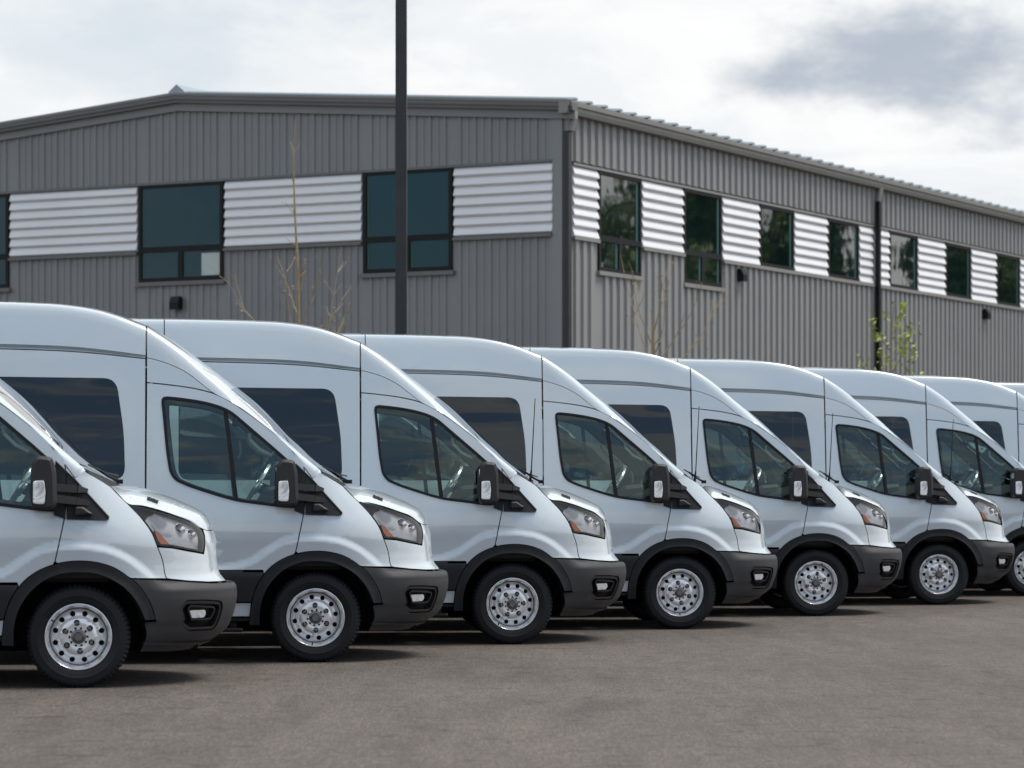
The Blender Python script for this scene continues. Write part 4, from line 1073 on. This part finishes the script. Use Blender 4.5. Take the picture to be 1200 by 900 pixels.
# ------------------------------------------------------------------ the trees across the lane that the long wall's windows mirror
mat('needle', (.06, .10, .036), .7, build=vary(1.2, .45)); mat('broad_leaf', (.12, .175, .045), .65, build=vary(1.2, .4)); mat('bark', (.10, .075, .055), .9, build=vary(6, .3))
def big_tree(p, h, conifer, seed, label):
    rd = random.Random(seed); o = link('pine_tree' if conifer else 'leafy_tree', None, None, p); tag(o, label, 'tree', 'tall trees beside the lot')
    MB().tube([(0, 0, 0), (.1, .05, h*.4), (.05, .1, h*.96)], [.28, .18, .03], 8).build('trunk', ['bark'], o, smooth=True)
    v = []; f = []
    for _ in range(3600):
        q = rd.random()
        if conifer: z = h*(.14+.86*q); rr = (1-q)**.85*h*.19*(.45+.55*rd.random()**.5)*(1+.25*math.sin(z*3+seed))
        else:
            cz = rd.gauss(.64, .16); z = h*min(.99, max(.22, cz)); rr = h*.27*math.sqrt(max(.02, 1-((z/h-.62)/.40)**2))*rd.random()**.5*(1+.3*math.sin(z*1.9+seed))
        a = rd.uniform(0, 6.283); c = Vector((rr*math.cos(a), rr*math.sin(a), z)); s = rd.uniform(.18, .42)
        n = Vector((rd.gauss(0, 1), rd.gauss(0, 1), rd.gauss(0, 1)+.6)).normalized(); u = n.orthogonal().normalized(); w_ = n.cross(u); k = len(v)
        v += [c-u*s, c-w_*s*.5, c+u*s, c+w_*s*.5]; f.append((k, k+1, k+2, k+3))
    link('crown', make_mesh('crown', v, f, ['needle' if conifer else 'broad_leaf'], None, False), o)
NR = -D1
for k, (t, off, h, con) in enumerate([(41, 22, 11.5, 1), (46.5, 20, 10, 0), (52, 21, 16, 1), (55.5, 24, 15, 0), (59, 20, 16, 1), (63, 22, 16, 1), (67, 23, 17, 1), (72, 20, 8.5, 0), (79.5, 22, 18, 1), (82.5, 19, 13, 0), (84, 22, 17, 1), (88, 20, 16, 0), (92, 23, 18, 1), (96.5, 21, 17, 1), (101, 22, 18, 0)]):
    p = BC + D2*t + NR*off; ORD = 'first second third fourth fifth sixth seventh eighth ninth tenth eleventh twelfth thirteenth fourteenth fifteenth sixteenth'.split(); big_tree(p, h, con, 40+k, ('dark conifer' if con else 'leafy green tree') + ' right of the long wall, %s in its line going away' % ORD[k])

# the wood across the street behind the camera, seen mirrored in paint and glass
rd = random.Random(5); v = []; f = []
for _ in range(9000):
    x = rd.uniform(-130, 130); top = 6.5 + 2.6*math.sin(x*.13) + 1.8*math.sin(x*.41+1) + 1.2*math.sin(x*1.1)
    z = rd.random()**.8 * max(2.5, top); y = -75 + rd.gauss(0, 2.2); s_ = rd.uniform(.35, .95)
    n = Vector((rd.gauss(0, .7), rd.gauss(0, .7)+1, rd.gauss(0, .7)+.4)).normalized(); u = n.orthogonal().normalized(); w_ = n.cross(u); c = Vector((x, y, z)); k = len(v)
    v += [c-u*s_, c-w_*s_*.7, c+u*s_, c+w_*s_*.7]; f.append((k, k+1, k+2, k+3))
o = link('far_wood', make_mesh('far_wood', v, f, ['needle'], None, False)); o['kind'] = 'stuff'; o['label'] = 'dark line of trees far across the street'; o['category'] = 'wood'
# ------------------------------------------------------------------ the row of vans
PHI = math.radians(5.5)
HUBS = [(-2.881, 19.449), (-1.491, 22.214), (.003, 24.693), (1.562, 27.239), (3.106, 29.907), (4.762, 32.651), (6.252, 35.171), (7.80, 37.79), (9.33, 40.4)]
VAN_LABELS = [
    'white passenger van nearest the camera, only its nose and cab showing at the left edge',
    'white high roof van behind the nearest, green paint mark upper right on its rim',
    'white high roof van third from left, green mark upper left on its rim',
    'white high roof van in the middle of the row, fourth from the left',
    'white high roof van fifth from the left in the row',
    'white van sixth from left, last whose whole front wheel is in view',
    'white high roof van whose front wheel is cut by the right edge of the picture',
    'white van second from the far end, only its roof and dark side window showing',
    'farthest white van, only a sliver of its roof showing at the right edge']
van0 = build_van()
def place(o, i):
    hx, hz = HUBS[i]; y = -.975
    a = PHI + math.radians([1.8, .2, -.3, .15, -.1, .3, -.2, 0, .2][i])     # parked a hair unevenly
    o.location = (hx + y*math.sin(a), hz - y*math.cos(a), 0); o.rotation_euler = (0, 0, a)
    tag(o, VAN_LABELS[i], 'van', 'white passenger vans parked in a row')
KIDS = {}
for ob in list(bpy.data.objects):
    if ob.parent is not None: KIDS.setdefault(ob.parent.name, []).append(ob)
def copy_tree(o, parent=None):
    c = o.copy(); COL.objects.link(c)
    if parent is not None: c.parent = parent
    for k in KIDS.get(o.name, []): copy_tree(k, c)
    return c
vans = [van0] + [copy_tree(van0) for _ in range(8)]
for i, o in enumerate(vans): place(o, i)
for i, o in enumerate(vans):
    fw = [c for c in o.children if c.name.startswith('wheel') and not c.name.startswith('wheel_arch') and abs(c.location.x) < .1 and c.location.y < 0][0]
    fw.rotation_euler = (0, random.uniform(0, 6.28), 0)
    if i in (1, 2, 3, 6):
        fw.rotation_euler = (0, [0, .02, .5, -.12, 0, 0, .3][i], 0)
        a = math.radians({1: 34, 2: 118, 3: 110, 6: 125}[i]) + fw.rotation_euler[1]
        MB().box((.205*math.cos(a), -.083, .205*math.sin(a)), (.016, .016, .014)).build('paint_mark', ['paint_mark'], fw)
    if i >= 2:
        an = MB(); an.tube([(.165, -.80, 1.37), (.17, -.80, 1.40), (.178, -.80, 1.47)], [.016, .012, .007], 8); an.tube([(.178, -.80, 1.47), (.21, -.80, 2.08)], [.0055, .0035], 6)
        an.build('antenna', ['plastic_black'], o, smooth=True)
